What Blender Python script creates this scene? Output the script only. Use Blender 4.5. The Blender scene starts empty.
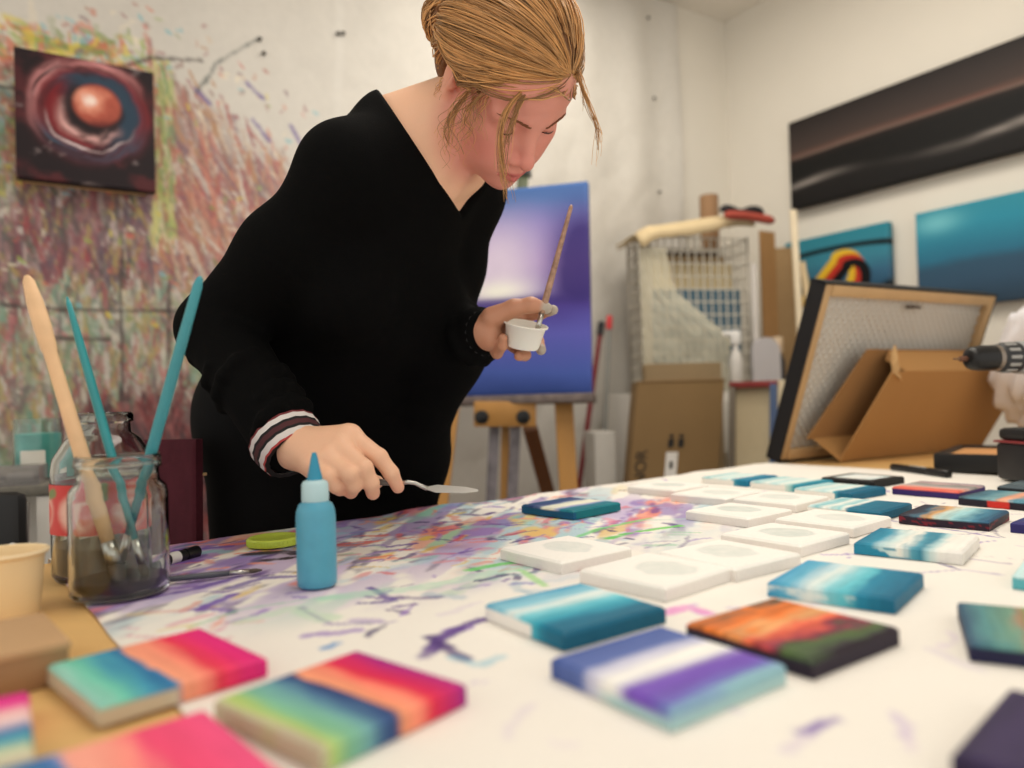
import bpy, bmesh, math, random
import numpy as np
from mathutils import Vector, Matrix

random.seed(7)
rng = np.random.default_rng(7)
SC = bpy.context.scene
COL = SC.collection

# ------------------------------------------------------------------ camera, world, lights, exposure
TABLE_Z = 0.74
CAM = np.array([0.0, 0.0, TABLE_Z + 0.180])
FPX, HZ, ROLL = 750.0, 396.0, math.radians(-1.7)
PIT = math.atan((HZ - 384) / FPX)
FWD = np.array([0, math.cos(PIT), math.sin(PIT)])
_R0 = np.array([1.0, 0, 0]); _U0 = np.array([0, -math.sin(PIT), math.cos(PIT)])
_c, _s = math.cos(ROLL), math.sin(ROLL)
RIGHT = _c * _R0 + _s * _U0
UP = -_s * _R0 + _c * _U0
cam_data = bpy.data.cameras.new('camera')
cam = bpy.data.objects.new('camera', cam_data); COL.objects.link(cam)
M = Matrix.Identity(4)
for i, ax in enumerate((RIGHT, UP, -FWD)):
    for j in range(3): M[j][i] = ax[j]
M.translation = Vector(CAM)
cam.matrix_world = M
cam_data.sensor_width = 36.0
cam_data.lens = FPX / 1024 * 36.0
cam_data.clip_start = 0.02
cam_data.dof.use_dof = True
cam_data.dof.focus_distance = 0.93
cam_data.dof.aperture_fstop = 2.4
SC.camera = cam

SC.view_settings.view_transform = 'Standard'
SC.view_settings.look = 'None'
SC.view_settings.gamma = 1.0
SC.view_settings.use_curve_mapping = False
SC.view_settings.exposure = 0.0

world = bpy.data.worlds.new('world'); SC.world = world
world.use_nodes = True
world.node_tree.nodes['Background'].inputs[0].default_value = (1.0, 0.96, 0.895, 1)
world.node_tree.nodes['Background'].inputs[1].default_value = 1.14

def area_light(name, loc, target, sx, sy, power, color):
    l = bpy.data.lights.new(name, 'AREA'); l.shape = 'RECTANGLE'; l.size = sx; l.size_y = sy
    l.energy = power; l.color = color
    o = bpy.data.objects.new(name, l); COL.objects.link(o)
    o.location = loc
    o.rotation_euler = (Vector(target) - Vector(loc)).to_track_quat('-Z', 'Y').to_euler()
    return o
area_light('ceiling_lamp_light', (0.22, 0.98, 2.46), (0.20, 0.98, 0), 1.3, 0.5, 14.5, (1.0, 0.935, 0.835))
area_light('ceiling_lamp_light', (0.55, 1.95, 2.46), (0.60, 2.0, 0.0), 1.2, 0.5, 15.5, (1.0, 0.935, 0.835))

# ------------------------------------------------------------------ pixel helpers (give real room positions)
def ray(px, py):
    d = FWD * FPX + RIGHT * (px - 512) + UP * (384 - py)
    return d / d[1]
def P(px, py, depth): return CAM + ray(px, py) * depth
def Tz(px, py, z=TABLE_Z):
    r = ray(px, py); return CAM + r * ((z - CAM[2]) / r[2])
def onplane(px, py, p0, n):
    r = ray(px, py); return CAM + r * (np.dot(np.asarray(p0) - CAM, n) / np.dot(r, n))
def unit(v): v = np.asarray(v, float); return v / np.linalg.norm(v)

# ------------------------------------------------------------------ colour and materials
def lin(c):
    c = np.asarray(c, float) / 255.0
    return np.where(c <= 0.04045, c / 12.92, ((c + 0.055) / 1.055) ** 2.4)
_mats = {}
def mat(name, rgb, rough=0.5, metal=0.0, var=0.10, vscale=30.0, bump=0.0, bscale=120.0, trans=0.0, ior=1.45, sheen=0.0,
        coat=0.0, sss=0.0, stretch=(1, 1, 1), alpha=1.0, rand=0.0, spec=0.5):
    if name in _mats: return _mats[name]
    m = bpy.data.materials.new(name); m.use_nodes = True
    nt = m.node_tree; b = nt.nodes['Principled BSDF']
    L = lin(rgb)
    b.inputs['Roughness'].default_value = rough; b.inputs['Metallic'].default_value = metal
    b.inputs['Transmission Weight'].default_value = trans; b.inputs['IOR'].default_value = ior
    b.inputs['Coat Weight'].default_value = coat; b.inputs['Alpha'].default_value = alpha
    b.inputs['Specular IOR Level'].default_value = spec
    if sheen: b.inputs['Sheen Weight'].default_value = sheen
    if sss:
        b.inputs['Subsurface Weight'].default_value = sss
        b.inputs['Subsurface Radius'].default_value = (0.012, 0.005, 0.003)
        b.inputs['Subsurface Scale'].default_value = 0.5
    tc = nt.nodes.new('ShaderNodeTexCoord'); mp = nt.nodes.new('ShaderNodeMapping')
    mp.inputs['Scale'].default_value = stretch
    nt.links.new(tc.outputs['Object'], mp.inputs['Vector'])
    n = nt.nodes.new('ShaderNodeTexNoise'); n.inputs['Scale'].default_value = vscale; n.inputs['Detail'].default_value = 4
    nt.links.new(mp.outputs['Vector'], n.inputs['Vector'])
    mix = nt.nodes.new('ShaderNodeMix'); mix.data_type = 'RGBA'
    mix.inputs[6].default_value = (*(L * (1 - var)), 1); mix.inputs[7].default_value = (*np.minimum(L * (1 + var), 1), 1)
    nt.links.new(n.outputs['Fac'], mix.inputs[0])
    out = mix.outputs[2]
    if rand:
        g = nt.nodes.new('ShaderNodeNewGeometry'); h = nt.nodes.new('ShaderNodeHueSaturation')
        mr = nt.nodes.new('ShaderNodeMapRange'); mr.inputs[3].default_value = 1 - rand; mr.inputs[4].default_value = 1 + rand
        nt.links.new(g.outputs['Random Per Island'], mr.inputs[0]); nt.links.new(mr.outputs[0], h.inputs['Value'])
        nt.links.new(out, h.inputs['Color']); out = h.outputs['Color']
    nt.links.new(out, b.inputs['Base Color'])
    if bump:
        n2 = nt.nodes.new('ShaderNodeTexNoise'); n2.inputs['Scale'].default_value = bscale; n2.inputs['Detail'].default_value = 3
        nt.links.new(mp.outputs['Vector'], n2.inputs['Vector'])
        bp = nt.nodes.new('ShaderNodeBump'); bp.inputs['Strength'].default_value = bump; bp.inputs['Distance'].default_value = 0.01
        nt.links.new(n2.outputs['Fac'], bp.inputs['Height']); nt.links.new(bp.outputs['Normal'], b.inputs['Normal'])
    _mats[name] = m
    return m
def pigment_mat(name, rough=0.5, bump=0.15, bscale=150.0, var=0.06, sss=0.0, spec=0.5, coat=0.0):
    """reads the paint colour each surface carries, with fine procedural mottling"""
    if name in _mats: return _mats[name]
    m = bpy.data.materials.new(name); m.use_nodes = True
    nt = m.node_tree; b = nt.nodes['Principled BSDF']
    a = nt.nodes.new('ShaderNodeAttribute'); a.attribute_name = 'pigment'
    tc = nt.nodes.new('ShaderNodeTexCoord')
    n = nt.nodes.new('ShaderNodeTexNoise'); n.inputs['Scale'].default_value = bscale; n.inputs['Detail'].default_value = 4
    nt.links.new(tc.outputs['Object'], n.inputs['Vector'])
    mr = nt.nodes.new('ShaderNodeMapRange'); mr.inputs[3].default_value = 1 - var; mr.inputs[4].default_value = 1 + var
    nt.links.new(n.outputs['Fac'], mr.inputs[0])
    h = nt.nodes.new('ShaderNodeHueSaturation')
    nt.links.new(mr.outputs[0], h.inputs['Value']); nt.links.new(a.outputs['Color'], h.inputs['Color'])
    nt.links.new(h.outputs['Color'], b.inputs['Base Color'])
    b.inputs['Roughness'].default_value = rough; b.inputs['Specular IOR Level'].default_value = spec
    b.inputs['Coat Weight'].default_value = coat
    if sss:
        b.inputs['Subsurface Weight'].default_value = sss
        b.inputs['Subsurface Radius'].default_value = (0.010, 0.004, 0.0025); b.inputs['Subsurface Scale'].default_value = 0.4
    if bump:
        bp = nt.nodes.new('ShaderNodeBump'); bp.inputs['Strength'].default_value = bump; bp.inputs['Distance'].default_value = 0.004
        nt.links.new(n.outputs['Fac'], bp.inputs['Height']); nt.links.new(bp.outputs['Normal'], b.inputs['Normal'])
    _mats[name] = m
    return m

# ------------------------------------------------------------------ 2-D noise for paint
_tab = rng.random((256, 256))
def vnoise(x, y):
    x = np.asarray(x, float); y = np.asarray(y, float)
    xi = np.floor(x).astype(int); yi = np.floor(y).astype(int); fx = x - xi; fy = y - yi
    fx = fx * fx * (3 - 2 * fx); fy = fy * fy * (3 - 2 * fy)
    g = lambda a, b: _tab[a & 255, b & 255]
    return (g(xi, yi) * (1 - fx) + g(xi + 1, yi) * fx) * (1 - fy) + (g(xi, yi + 1) * (1 - fx) + g(xi + 1, yi + 1) * fx) * fy
def fbm(x, y, o=4):
    s = 0; a = 0.5
    for k in range(o): s = s + a * vnoise(x * 2 ** k + 17.3 * k, y * 2 ** k + 9.1 * k); a *= 0.5
    return s
def sstep(a, b, x): t = np.clip((x - a) / (b - a), 0, 1); return t * t * (3 - 2 * t)
def ramp(t, stops):
    xs = [s[0] for s in stops]; cs = np.array([lin(s[1]) for s in stops])
    return np.stack([np.interp(t, xs, cs[:, k]) for k in range(3)], -1)
def blend(c, col, a): return c * (1 - a[..., None]) + np.asarray(col) * a[..., None]

# ------------------------------------------------------------------ mesh builder
class MB:
    def __init__(self): self.v = []; self.f = []; self.m = []; self.n = 0
    def add(self, V, F, mi=0):
        V = np.asarray(V, float).reshape(-1, 3)
        self.v.append(V); self.f += [tuple(int(i) + self.n for i in q) for q in F]; self.m += [mi] * len(F); self.n += len(V)
        return self
    def box(self, c, size, R=None, mi=0, bev=0.0):
        """box centred at c with axes R (rows are the local axes), edges eased by bev"""
        c = np.asarray(c, float); R = np.eye(3) if R is None else np.asarray(R, float)
        bm = bmesh.new(); bmesh.ops.create_cube(bm, size=1.0)
        for v in bm.verts: v.co = Vector((v.co.x * size[0], v.co.y * size[1], v.co.z * size[2]))
        if bev > 0: bmesh.ops.bevel(bm, geom=list(bm.edges), offset=bev, segments=2, affect='EDGES', profile=0.5)
        bm.verts.index_update()
        V = np.array([v.co[:] for v in bm.verts]) @ R + c
        F = [[v.index for v in f.verts] for f in bm.faces]; bm.free()
        return self.add(V, F, mi)
    def bar(self, a, b, w, h, upv=(0, 0, 1), mi=0, bev=0.0):
        a = np.asarray(a, float); b = np.asarray(b, float); x = unit(b - a); y = unit(np.cross(upv, x)); z = np.cross(x, y)
        return self.box((a + b) / 2, (np.linalg.norm(b - a), w, h), np.array([x, y, z]), mi, bev)
    def tube(self, pts, rad, seg=10, mi=0, cap=True, flat=1.0, ref=None):
        pts = np.asarray(pts, float); n = len(pts); rad = np.broadcast_to(np.asarray(rad, float), (n,))
        t = np.gradient(pts, axis=0); t /= np.linalg.norm(t, axis=1)[:, None] + 1e-12
        u = np.asarray(ref if ref is not None else ((0, 0, 1) if abs(t[0][2]) < 0.9 else (1, 0, 0)), float)
        V = []
        ang = np.arange(seg) * 2 * math.pi / seg
        for i in range(n):
            u = u - t[i] * np.dot(u, t[i]); u /= np.linalg.norm(u); w = np.cross(t[i], u)
            V.append(pts[i] + rad[i] * (np.cos(ang)[:, None] * u * flat + np.sin(ang)[:, None] * w))
        V = np.concatenate(V)
        F = [(i * seg + j, i * seg + (j + 1) % seg, (i + 1) * seg + (j + 1) % seg, (i + 1) * seg + j) for i in range(n - 1) for j in range(seg)]
        if cap: F += [tuple(range(seg - 1, -1, -1)), tuple(range((n - 1) * seg, n * seg))]
        return self.add(V, F, mi)
    def lathe(self, prof, base, axis=(0, 0, 1), seg=32, mi=0, sx=1.0):
        """prof: list of (radius, height) along axis from base"""
        a = unit(axis); x = unit(np.cross((0, 1, 0.01), a)); y = np.cross(a, x); base = np.asarray(base, float)
        ang = np.arange(seg) * 2 * math.pi / seg
        V = np.concatenate([base + a * h + r * (sx * np.cos(ang)[:, None] * x + np.sin(ang)[:, None] * y) for r, h in prof])
        n = len(prof)
        F = [(i * seg + j, i * seg + (j + 1) % seg, (i + 1) * seg + (j + 1) % seg, (i + 1) * seg + j) for i in range(n - 1) for j in range(seg)]
        if prof[0][0] > 0: F.append(tuple(range(seg - 1, -1, -1)))
        if prof[-1][0] > 0: F.append(tuple(range((n - 1) * seg, n * seg)))
        return self.add(V, F, mi)
    def ell(self, c, r, R=None, mi=0, nu=16, nv=10):
        R = np.eye(3) if R is None else np.asarray(R, float)
        V = [(0, 0, -1)] + [(math.cos(a) * math.cos(b), math.sin(a) * math.cos(b), math.sin(b)) for b in np.linspace(-math.pi / 2, math.pi / 2, nv + 1)[1:-1] for a in np.arange(nu) * 2 * math.pi / nu] + [(0, 0, 1)]
        F = [(0, 1 + (j + 1) % nu, 1 + j) for j in range(nu)]
        for i in range(nv - 2):
            for j in range(nu): F.append((1 + i * nu + j, 1 + i * nu + (j + 1) % nu, 1 + (i + 1) * nu + (j + 1) % nu, 1 + (i + 1) * nu + j))
        k = 1 + (nv - 2) * nu
        F += [(k + j, k + (j + 1) % nu, k + nu) for j in range(nu)]
        return self.add(np.array(V) * np.asarray(r) @ R + np.asarray(c), F, mi)
    def prism(self, poly, n, t, mi=0):
        """flat outline (world points) extruded by t along n"""
        A = np.asarray(poly, float); B = A + np.asarray(n, float) * t; k = len(A)
        F = [tuple(range(k - 1, -1, -1)), tuple(range(k, 2 * k))] + [(i, (i + 1) % k, k + (i + 1) % k, k + i) for i in range(k)]
        return self.add(np.concatenate([A, B]), F, mi)
    def build(self, name, mats, parent=None, smooth=None, pig=None):
        V = np.concatenate(self.v)
        return link_mesh(name, V, self.f, mats, parent, smooth, self.m, pig)

def world_loc(o):
    p = np.zeros(3)
    while o is not None: p = p + np.array(o.location); o = o.parent
    return p
def link_mesh(name, V, F, mats, parent=None, smooth=None, mi=None, pig=None, origin=None):
    if not isinstance(mats, (list, tuple)): mats = [mats]
    V = np.asarray(V, float)
    off = world_loc(parent) if parent is not None else (np.asarray(origin, float) if origin is not None else np.array([(V[:, 0].min() + V[:, 0].max()) / 2, (V[:, 1].min() + V[:, 1].max()) / 2, V[:, 2].min()]))
    me = bpy.data.meshes.new(name)
    if isinstance(F, np.ndarray):
        nf = len(F); me.vertices.add(len(V)); me.vertices.foreach_set('co', (V - off).astype(np.float32).ravel())
        me.loops.add(nf * 4); me.loops.foreach_set('vertex_index', F.astype(np.int32).ravel())
        me.polygons.add(nf); me.polygons.foreach_set('loop_start', np.arange(nf, dtype=np.int32) * 4)
        me.update(calc_edges=True); me.validate()
    else:
        me.from_pydata((V - off).tolist(), [], F)
    for m in mats: me.materials.append(m)
    if mi is not None and len(mats) > 1: me.polygons.foreach_set('material_index', np.asarray(mi, dtype=np.int32))
    if pig is not None:
        at = me.color_attributes.new('pigment', 'FLOAT_COLOR', 'POINT')
        C = np.ones((len(V), 4), np.float32); C[:, :3] = pig; at.data.foreach_set('color', C.ravel())
    if not isinstance(F, np.ndarray):
        bm = bmesh.new(); bm.from_mesh(me); bmesh.ops.recalc_face_normals(bm, faces=bm.faces); bm.to_mesh(me); bm.free()
    if smooth is True: me.polygons.foreach_set('use_smooth', [True] * len(me.polygons))
    elif smooth: me.polygons.foreach_set('use_smooth', [True] * len(me.polygons)); me.set_sharp_from_angle(angle=math.radians(smooth))
    me.update()
    o = bpy.data.objects.new(name, me); COL.objects.link(o)
    if parent is not None: o.parent = parent
    else: o.location = off
    return o
def thing(name, label, cat, loc, group=None):
    o = bpy.data.objects.new(name, None); COL.objects.link(o); o.empty_display_size = 0.05
    o.location = [float(x) for x in loc]
    return tag(o, label, cat, group)
def tag(o, label, cat, group=None, kind=None):
    o['label'] = label; o['category'] = cat
    if group: o['group'] = group
    if kind: o['kind'] = kind
    return o
def struct(o): o['kind'] = 'structure'; return o
def lab(o, label): o['label'] = label; return o

# ================================================================== ROOM
CORNER = np.array([0.975, 3.26, 0.0])
WA = math.radians(33)
WL = np.array([math.cos(WA), math.sin(WA), 0.0])            # along wall_left, towards the corner
WR = np.array([math.sin(WA), -math.cos(WA), 0.0])           # along wall_right, away from the corner; also the inward normal of wall_left
NL, NR = WR, -WL                                            # inward normals
CEIL = 2.525
wall_paint = mat('wall_paint', (226, 220, 208), 0.85, var=0.03, vscale=6, bump=0.04, bscale=90)
m = MB(); m.box(CORNER - WL * 2.0 - NL * 0.05 + np.array([0, 0, CEIL / 2]), (4.2, 0.1, CEIL), np.array([WL, NL, (0, 0, 1)]))
struct(m.build('wall_left', wall_paint))
m = MB(); m.box(CORNER + WR * 1.7 - NR * 0.05 + np.array([0, 0, CEIL / 2]), (3.4, 0.1, CEIL), np.array([WR, NR, (0, 0, 1)]))
struct(m.build('wall_right', wall_paint))
FC = CORNER - WL * 2.0 + WR * 1.7
m = MB(); m.box(FC + np.array([0, 0, -0.05]), (4.2, 3.6, 0.1), np.array([WL, WR, (0, 0, 1)]))
struct(m.build('floor', mat('floor_lino', (150, 140, 128), 0.6, var=0.12, vscale=12)))
m = MB(); m.box(FC + np.array([0, 0, CEIL + 0.05]), (4.2, 3.6, 0.1), np.array([WL, WR, (0, 0, 1)]))
struct(m.build('ceiling', mat('ceiling_paint', (232, 226, 216), 0.9, var=0.02, vscale=5)))

def wl(px, py, off=0.0): return onplane(px, py, CORNER + NL * off, NL)
def wr(px, py, off=0.0): return onplane(px, py, CORNER + NR * off, NR)
def s_of(p): return float(np.dot(CORNER - p, WL))           # metres from the corner along wall_left

# ---- strokes painted into a small raster that then colours the vertices of a sheet
class Raster:
    def __init__(self, w, h, res, base):
        self.res = res; self.nx = int(round(w / res)) + 1; self.ny = int(round(h / res)) + 1
        self.c = np.tile(lin(base), (self.nx, self.ny, 1))
        self.X, self.Y = np.meshgrid(np.arange(self.nx) * res, np.arange(self.ny) * res, indexing='ij')
    def stroke(self, pts, width, rgb, alpha=0.9, rag=0.6, scale=60.0):
        pts = np.asarray(pts, float); lo = pts.min(0) - 2 * width; hi = pts.max(0) + 2 * width
        i0, j0 = np.maximum((lo / self.res).astype(int), 0); i1 = min(int(hi[0] / self.res) + 2, self.nx); j1 = min(int(hi[1] / self.res) + 2, self.ny)
        if i1 <= i0 or j1 <= j0: return
        X = self.X[i0:i1, j0:j1]; Y = self.Y[i0:i1, j0:j1]; D = np.full(X.shape, 9.0)
        for a, b in zip(pts[:-1], pts[1:]):
            ba = b - a; t = np.clip(((X - a[0]) * ba[0] + (Y - a[1]) * ba[1]) / (ba @ ba + 1e-12), 0, 1)
            D = np.minimum(D, np.hypot(X - a[0] - t * ba[0], Y - a[1] - t * ba[1]))
        n = fbm(X * scale + pts[0, 0] * 91, Y * scale + pts[0, 1] * 57, 3)
        w = width * (1 - rag + 2 * rag * n)
        a = alpha * (1 - sstep(0.55, 1.1, D / (w + 1e-9))) * np.clip(0.45 + 1.2 * n, 0, 1)
        self.c[i0:i1, j0:j1] = blend(self.c[i0:i1, j0:j1], lin(rgb), a)
def wander(p, ang, length, n=5, bend=0.5, r=random):
    pts = [np.array(p, float)]
    for k in range(n):
        ang += r.uniform(-bend, bend); pts.append(pts[-1] + length / n * np.array([math.cos(ang), math.sin(ang)]))
    return np.array(pts)

# ---- plastic / canvas sheeting pinned over wall_left, covered in splatter at its left
S0, S1, Z0, Z1 = 0.30, 3.35, 0.25, 2.515
sr = Raster(S1 - S0, Z1 - Z0, 0.0065, (204, 199, 190))
# (x runs from the right-hand hem leftwards, y upwards)
def sp(px, py): p = wl(px, py); return np.array([s_of(p) - S0, p[2] - Z0])
R_ = random.Random(3)
n0 = fbm(sr.X * 3, sr.Y * 3, 4)
sr.c *= (0.94 + 0.12 * n0)[..., None]
def upper(px):                                              # top limit of the splatter
    if px < 20: return 38
    if px < 150: return 30 + (px - 20) * 0.12
    return 55 + (px - 150) * 0.66
PAL = {'top': [(214, 196, 70), (150, 170, 80), (196, 90, 80), (226, 214, 190), (120, 180, 190), (205, 120, 90), (120, 140, 70)],
       'fan': [(170, 96, 84), (196, 130, 110), (150, 84, 90), (190, 150, 130), (206, 184, 160), (120, 84, 100), (140, 104, 96), (176, 130, 90), (205, 200, 190)],
       'mid': [(110, 62, 72), (140, 86, 90), (96, 80, 92), (160, 120, 120), (90, 70, 70), (190, 170, 165), (150, 60, 66), (170, 150, 90), (80, 90, 80)],
       'low': [(150, 160, 130), (196, 190, 176), (120, 140, 110), (180, 110, 110), (206, 200, 190), (110, 96, 96), (170, 150, 90), (150, 80, 84), (110, 150, 130)],
       'dark': [(100, 40, 44), (70, 36, 42), (130, 60, 60), (60, 50, 56), (150, 90, 90)]}
_n = lambda px, py: None
cells = np.stack([CORNER[0] - WL[0] * (S0 + sr.X), CORNER[1] - WL[1] * (S0 + sr.X), Z0 + sr.Y], -1) - CAM
cd = cells @ FWD; CPX = 512 + FPX * (cells @ RIGHT) / cd; CPY = 384 - FPX * (cells @ UP) / cd
UPP = np.where(CPX < 150, 40 + np.clip(CPX, 0, 150) * 0.12, 58 + (CPX - 150) * 0.66)
inm = sstep(-5, 45, CPY - UPP + 40 * (fbm(sr.X * 8, sr.Y * 8, 3) - 0.5)) * sstep(340, 250, CPX) * sstep(-190, -80, CPX) * (CPX < 400)
wcol = ramp(np.clip(CPY, 0, 500) + 60 * (fbm(sr.X * 9, sr.Y * 4, 3) - 0.5), [(40, (196, 184, 150)), (90, (166, 138, 126)), (180, (132, 104, 104)), (200, (112, 86, 90)), (265, (100, 78, 84)), (300, (168, 164, 146)), (380, (172, 162, 146)), (420, (110, 70, 70)), (500, (90, 60, 62))])
lowl = sstep(95, 60, CPX) * sstep(370, 400, CPY)
wcol = blend(wcol, lin((170, 160, 146)), lowl)
sr.c = blend(sr.c, 0, inm * 0.0) * (1 - 0.86 * inm)[..., None] + wcol * (0.86 * inm)[..., None]
for k in range(11000):
    px = R_.uniform(-120, 330); py = R_.uniform(20, 560)
    u0 = upper(px)
    if py < u0 + R_.uniform(-12, 25): continue
    if px > 150 and py < u0 + 60 and R_.random() < 0.55: continue
    if py < 95 and px > 145: zone = 'fan'
    elif py < 75 + R_.uniform(-25, 25): zone = 'top'
    elif px > 150 and py < 255: zone = 'fan'
    elif py < 275 + R_.uniform(-15, 15): zone = 'mid'
    elif py < 385 + R_.uniform(-15, 10): zone = 'low'
    else: zone = 'dark' if px > 80 else 'low'
    if px > 250 and R_.random() < (px - 250) / 110: continue
    if px < 14 and py < 200: zone = 'low' if R_.random() < 0.6 else 'top'
    p = sp(px, py)
    if zone == 'top': pts = wander(p, R_.uniform(0, 6.28), R_.uniform(0.02, 0.09), 4, 0.9, R_); w = R_.uniform(0.004, 0.012)
    elif zone == 'fan': pts = wander(p, -math.pi / 2 + R_.gauss(0.30, 0.15) * -1, R_.uniform(0.04, 0.16), 4, 0.2, R_); w = R_.uniform(0.003, 0.008)
    else: pts = wander(p, -math.pi / 2 + R_.gauss(0, 0.2), R_.uniform(0.02, 0.10), 3, 0.3, R_); w = R_.uniform(0.003, 0.009)
    sr.stroke(pts, w, R_.choice(PAL[zone]), R_.uniform(0.35, 0.8), 0.7, 70)
for k in range(260):                                        # greenish run beside the picture
    p = sp(R_.uniform(154, 172), R_.uniform(62, 230)); sr.stroke(wander(p, -math.pi / 2, R_.uniform(.02, .09), 3, 0.2, R_), R_.uniform(.003, .008), R_.choice([(150, 170, 90), (196, 190, 120), (120, 150, 100), (206, 196, 160), (170, 90, 80)]), R_.uniform(.4, .8), 0.6, 70)
for k in range(500):                                        # stray flecks
    px = R_.uniform(0, 420); py = R_.uniform(5, 330)
    if py < upper(px) - 60: continue
    p = sp(px, py); sr.stroke(wander(p, R_.uniform(0, 6.28), 0.012, 2, 1, R_), R_.uniform(0.003, 0.007), R_.choice(PAL['top'] + PAL['fan']), 0.7)
for a in [((0, 305), (60, 310), (200, 312)), ((40, 338), (110, 340)), ((122, 250), (120, 300), (122, 400)), ((168, 285), (168, 390)), ((0, 88), (40, 95), (150, 60), (200, 62))]:
    sr.stroke([sp(*q) for q in a], 0.006, (60, 50, 48), 0.8, 0.4)
for a in [((246, 85), (262, 100)), ((252, 122), (268, 142)), ((290, 128), (300, 146)), ((195, 90), (208, 105))]:
    sr.stroke([sp(*q) for q in a], 0.008, (112, 96, 150), 0.8, 0.5)
sr.stroke([sp(338, -10), sp(338, 60), sp(336, 95), sp(334, 480)], 0.016, (212, 208, 200), 0.5, 0.1)
for a in [((205, 85), (215, 65), (258, 40)), ((195, 95), (206, 78))]: sr.stroke([sp(*q) for q in a], 0.004, (70, 80, 78), 0.8, 0.3)
gx, gy = sr.X, sr.Y
fold = 0.010 * fbm(gx * 2.2, gy * 1.4, 3) + 0.006 * fbm(gx * 9, gy * 7, 3) + 0.004 * np.abs(fbm(gx * 5 + gy * 3, gy * 4 - gx * 2, 3) - 0.45) * 4
fold += 0.016 * sstep(0.9, 0.0, gx) * (0.5 + 0.5 * np.sin(gx * 26 + 2.2 * fbm(gx * 2, gy * 0.8, 2)))
Vs = (CORNER - WL * (S0 + gx[..., None]) + NL * (0.004 + fold[..., None]))
Vs = Vs + np.array([0, 0, 1.0]) * (Z0 + gy[..., None])
hem = sstep(0.02, 0.0, gx)                                  # right hem wanders a little
Vs = Vs - WL * (hem * 0.03 * fbm(gy * 3, gy * 0, 2))[..., None]
ids = np.arange(sr.nx * sr.ny).reshape(sr.nx, sr.ny)
Fs = np.stack([ids[:-1, :-1], ids[:-1, 1:], ids[1:, 1:], ids[1:, :-1]], -1).reshape(-1, 4)
sheet = thing('wall_sheeting', 'pale crinkled protective sheeting pinned over the wall, its left half thick with paint splatter', 'sheeting', CORNER - WL * 1.8 + np.array([0, 0, Z0]))
so = link_mesh('sheet', Vs.reshape(-1, 3), Fs, pigment_mat('sheet_paint', 0.55, 0.25, 40, 0.06), sheet, True, pig=sr.c.reshape(-1, 3))
for q in [(645, 20), (651, 100), (656, 193), (336, 36), (258, 42), (262, 56), (341, 36)]:
    m = MB(); c = wl(*q) + NL * 0.022; m.lathe([(0.006, -0.004), (0.006, 0.001), (0.004, 0.003), (0.0, 0.004)], c, NL, 12)
    m.build('pin', mat('pin_metal', (70, 66, 60), 0.4, 0.6), sheet, 40)

# ================================================================== painted panels
def paint_mesh(name, w, h, t, fn, origin, ax, ay, az, nx=44, ny=44, ns=5, side=None, matl=None, parent=None, jitter=0.0, seed=0):
    """a stretched canvas: gridded front face (centre at origin, thickness t behind it), wrapped sides; fn(x, y) in 0..1 gives linear colours"""
    V = []; C = []; F = []
    xs = np.linspace(0, 1, nx); ys = np.linspace(0, 1, ny)
    r = min(0.0022, t * 0.2)
    X, Y = np.meshgrid(xs, ys, indexing='ij')
    def place(x, y, z):
        return np.asarray(origin) + ((x - 0.5) * w)[..., None] * ax + ((y - 0.5) * h)[..., None] * ay + z[..., None] * az
    ex = np.minimum(np.minimum(X, 1 - X) * w, np.minimum(Y, 1 - Y) * h)
    Zt = -r * (1 - np.clip(ex / r, 0, 1)) ** 2
    V.append(place(X, Y, Zt).reshape(-1, 3)); C.append(fn(X, Y).reshape(-1, 3))
    ids = np.arange(nx * ny).reshape(nx, ny)
    F += np.stack([ids[:-1, :-1], ids[1:, :-1], ids[1:, 1:], ids[:-1, 1:]], -1).reshape(-1, 4).tolist()
    loop = [(i, 0) for i in range(nx)] + [(nx - 1, j) for j in range(1, ny)] + [(i, ny - 1) for i in range(nx - 2, -1, -1)] + [(0, j) for j in range(ny - 2, 0, -1)]
    lx = np.array([xs[i] for i, j in loop]); ly = np.array([ys[j] for i, j in loop])
    prev = np.array([ids[i, j] for i, j in loop]); base = nx * ny; n = len(loop)
    per = np.arange(n) / n
    for k in range(1, ns + 1):
        d = k / ns
        V.append(place(lx, ly, np.full(n, -r - d * (t - r)))); c = fn(lx, ly)
        if side is not None: c = side(lx, ly, np.full(n, d), c)
        C.append(c)
        cur = base + np.arange(n)
        F += [(int(prev[a]), int(cur[a]), int(cur[(a + 1) % n]), int(prev[(a + 1) % n])) for a in range(n)]
        prev = cur; base += n
    F.append(tuple(int(a) for a in prev))
    return link_mesh(name, np.concatenate(V), F, matl or pigment_mat('canvas_paint', 0.55, 0.12, 260, 0.05, spec=0.22), parent, 40, pig=np.concatenate(C))

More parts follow.
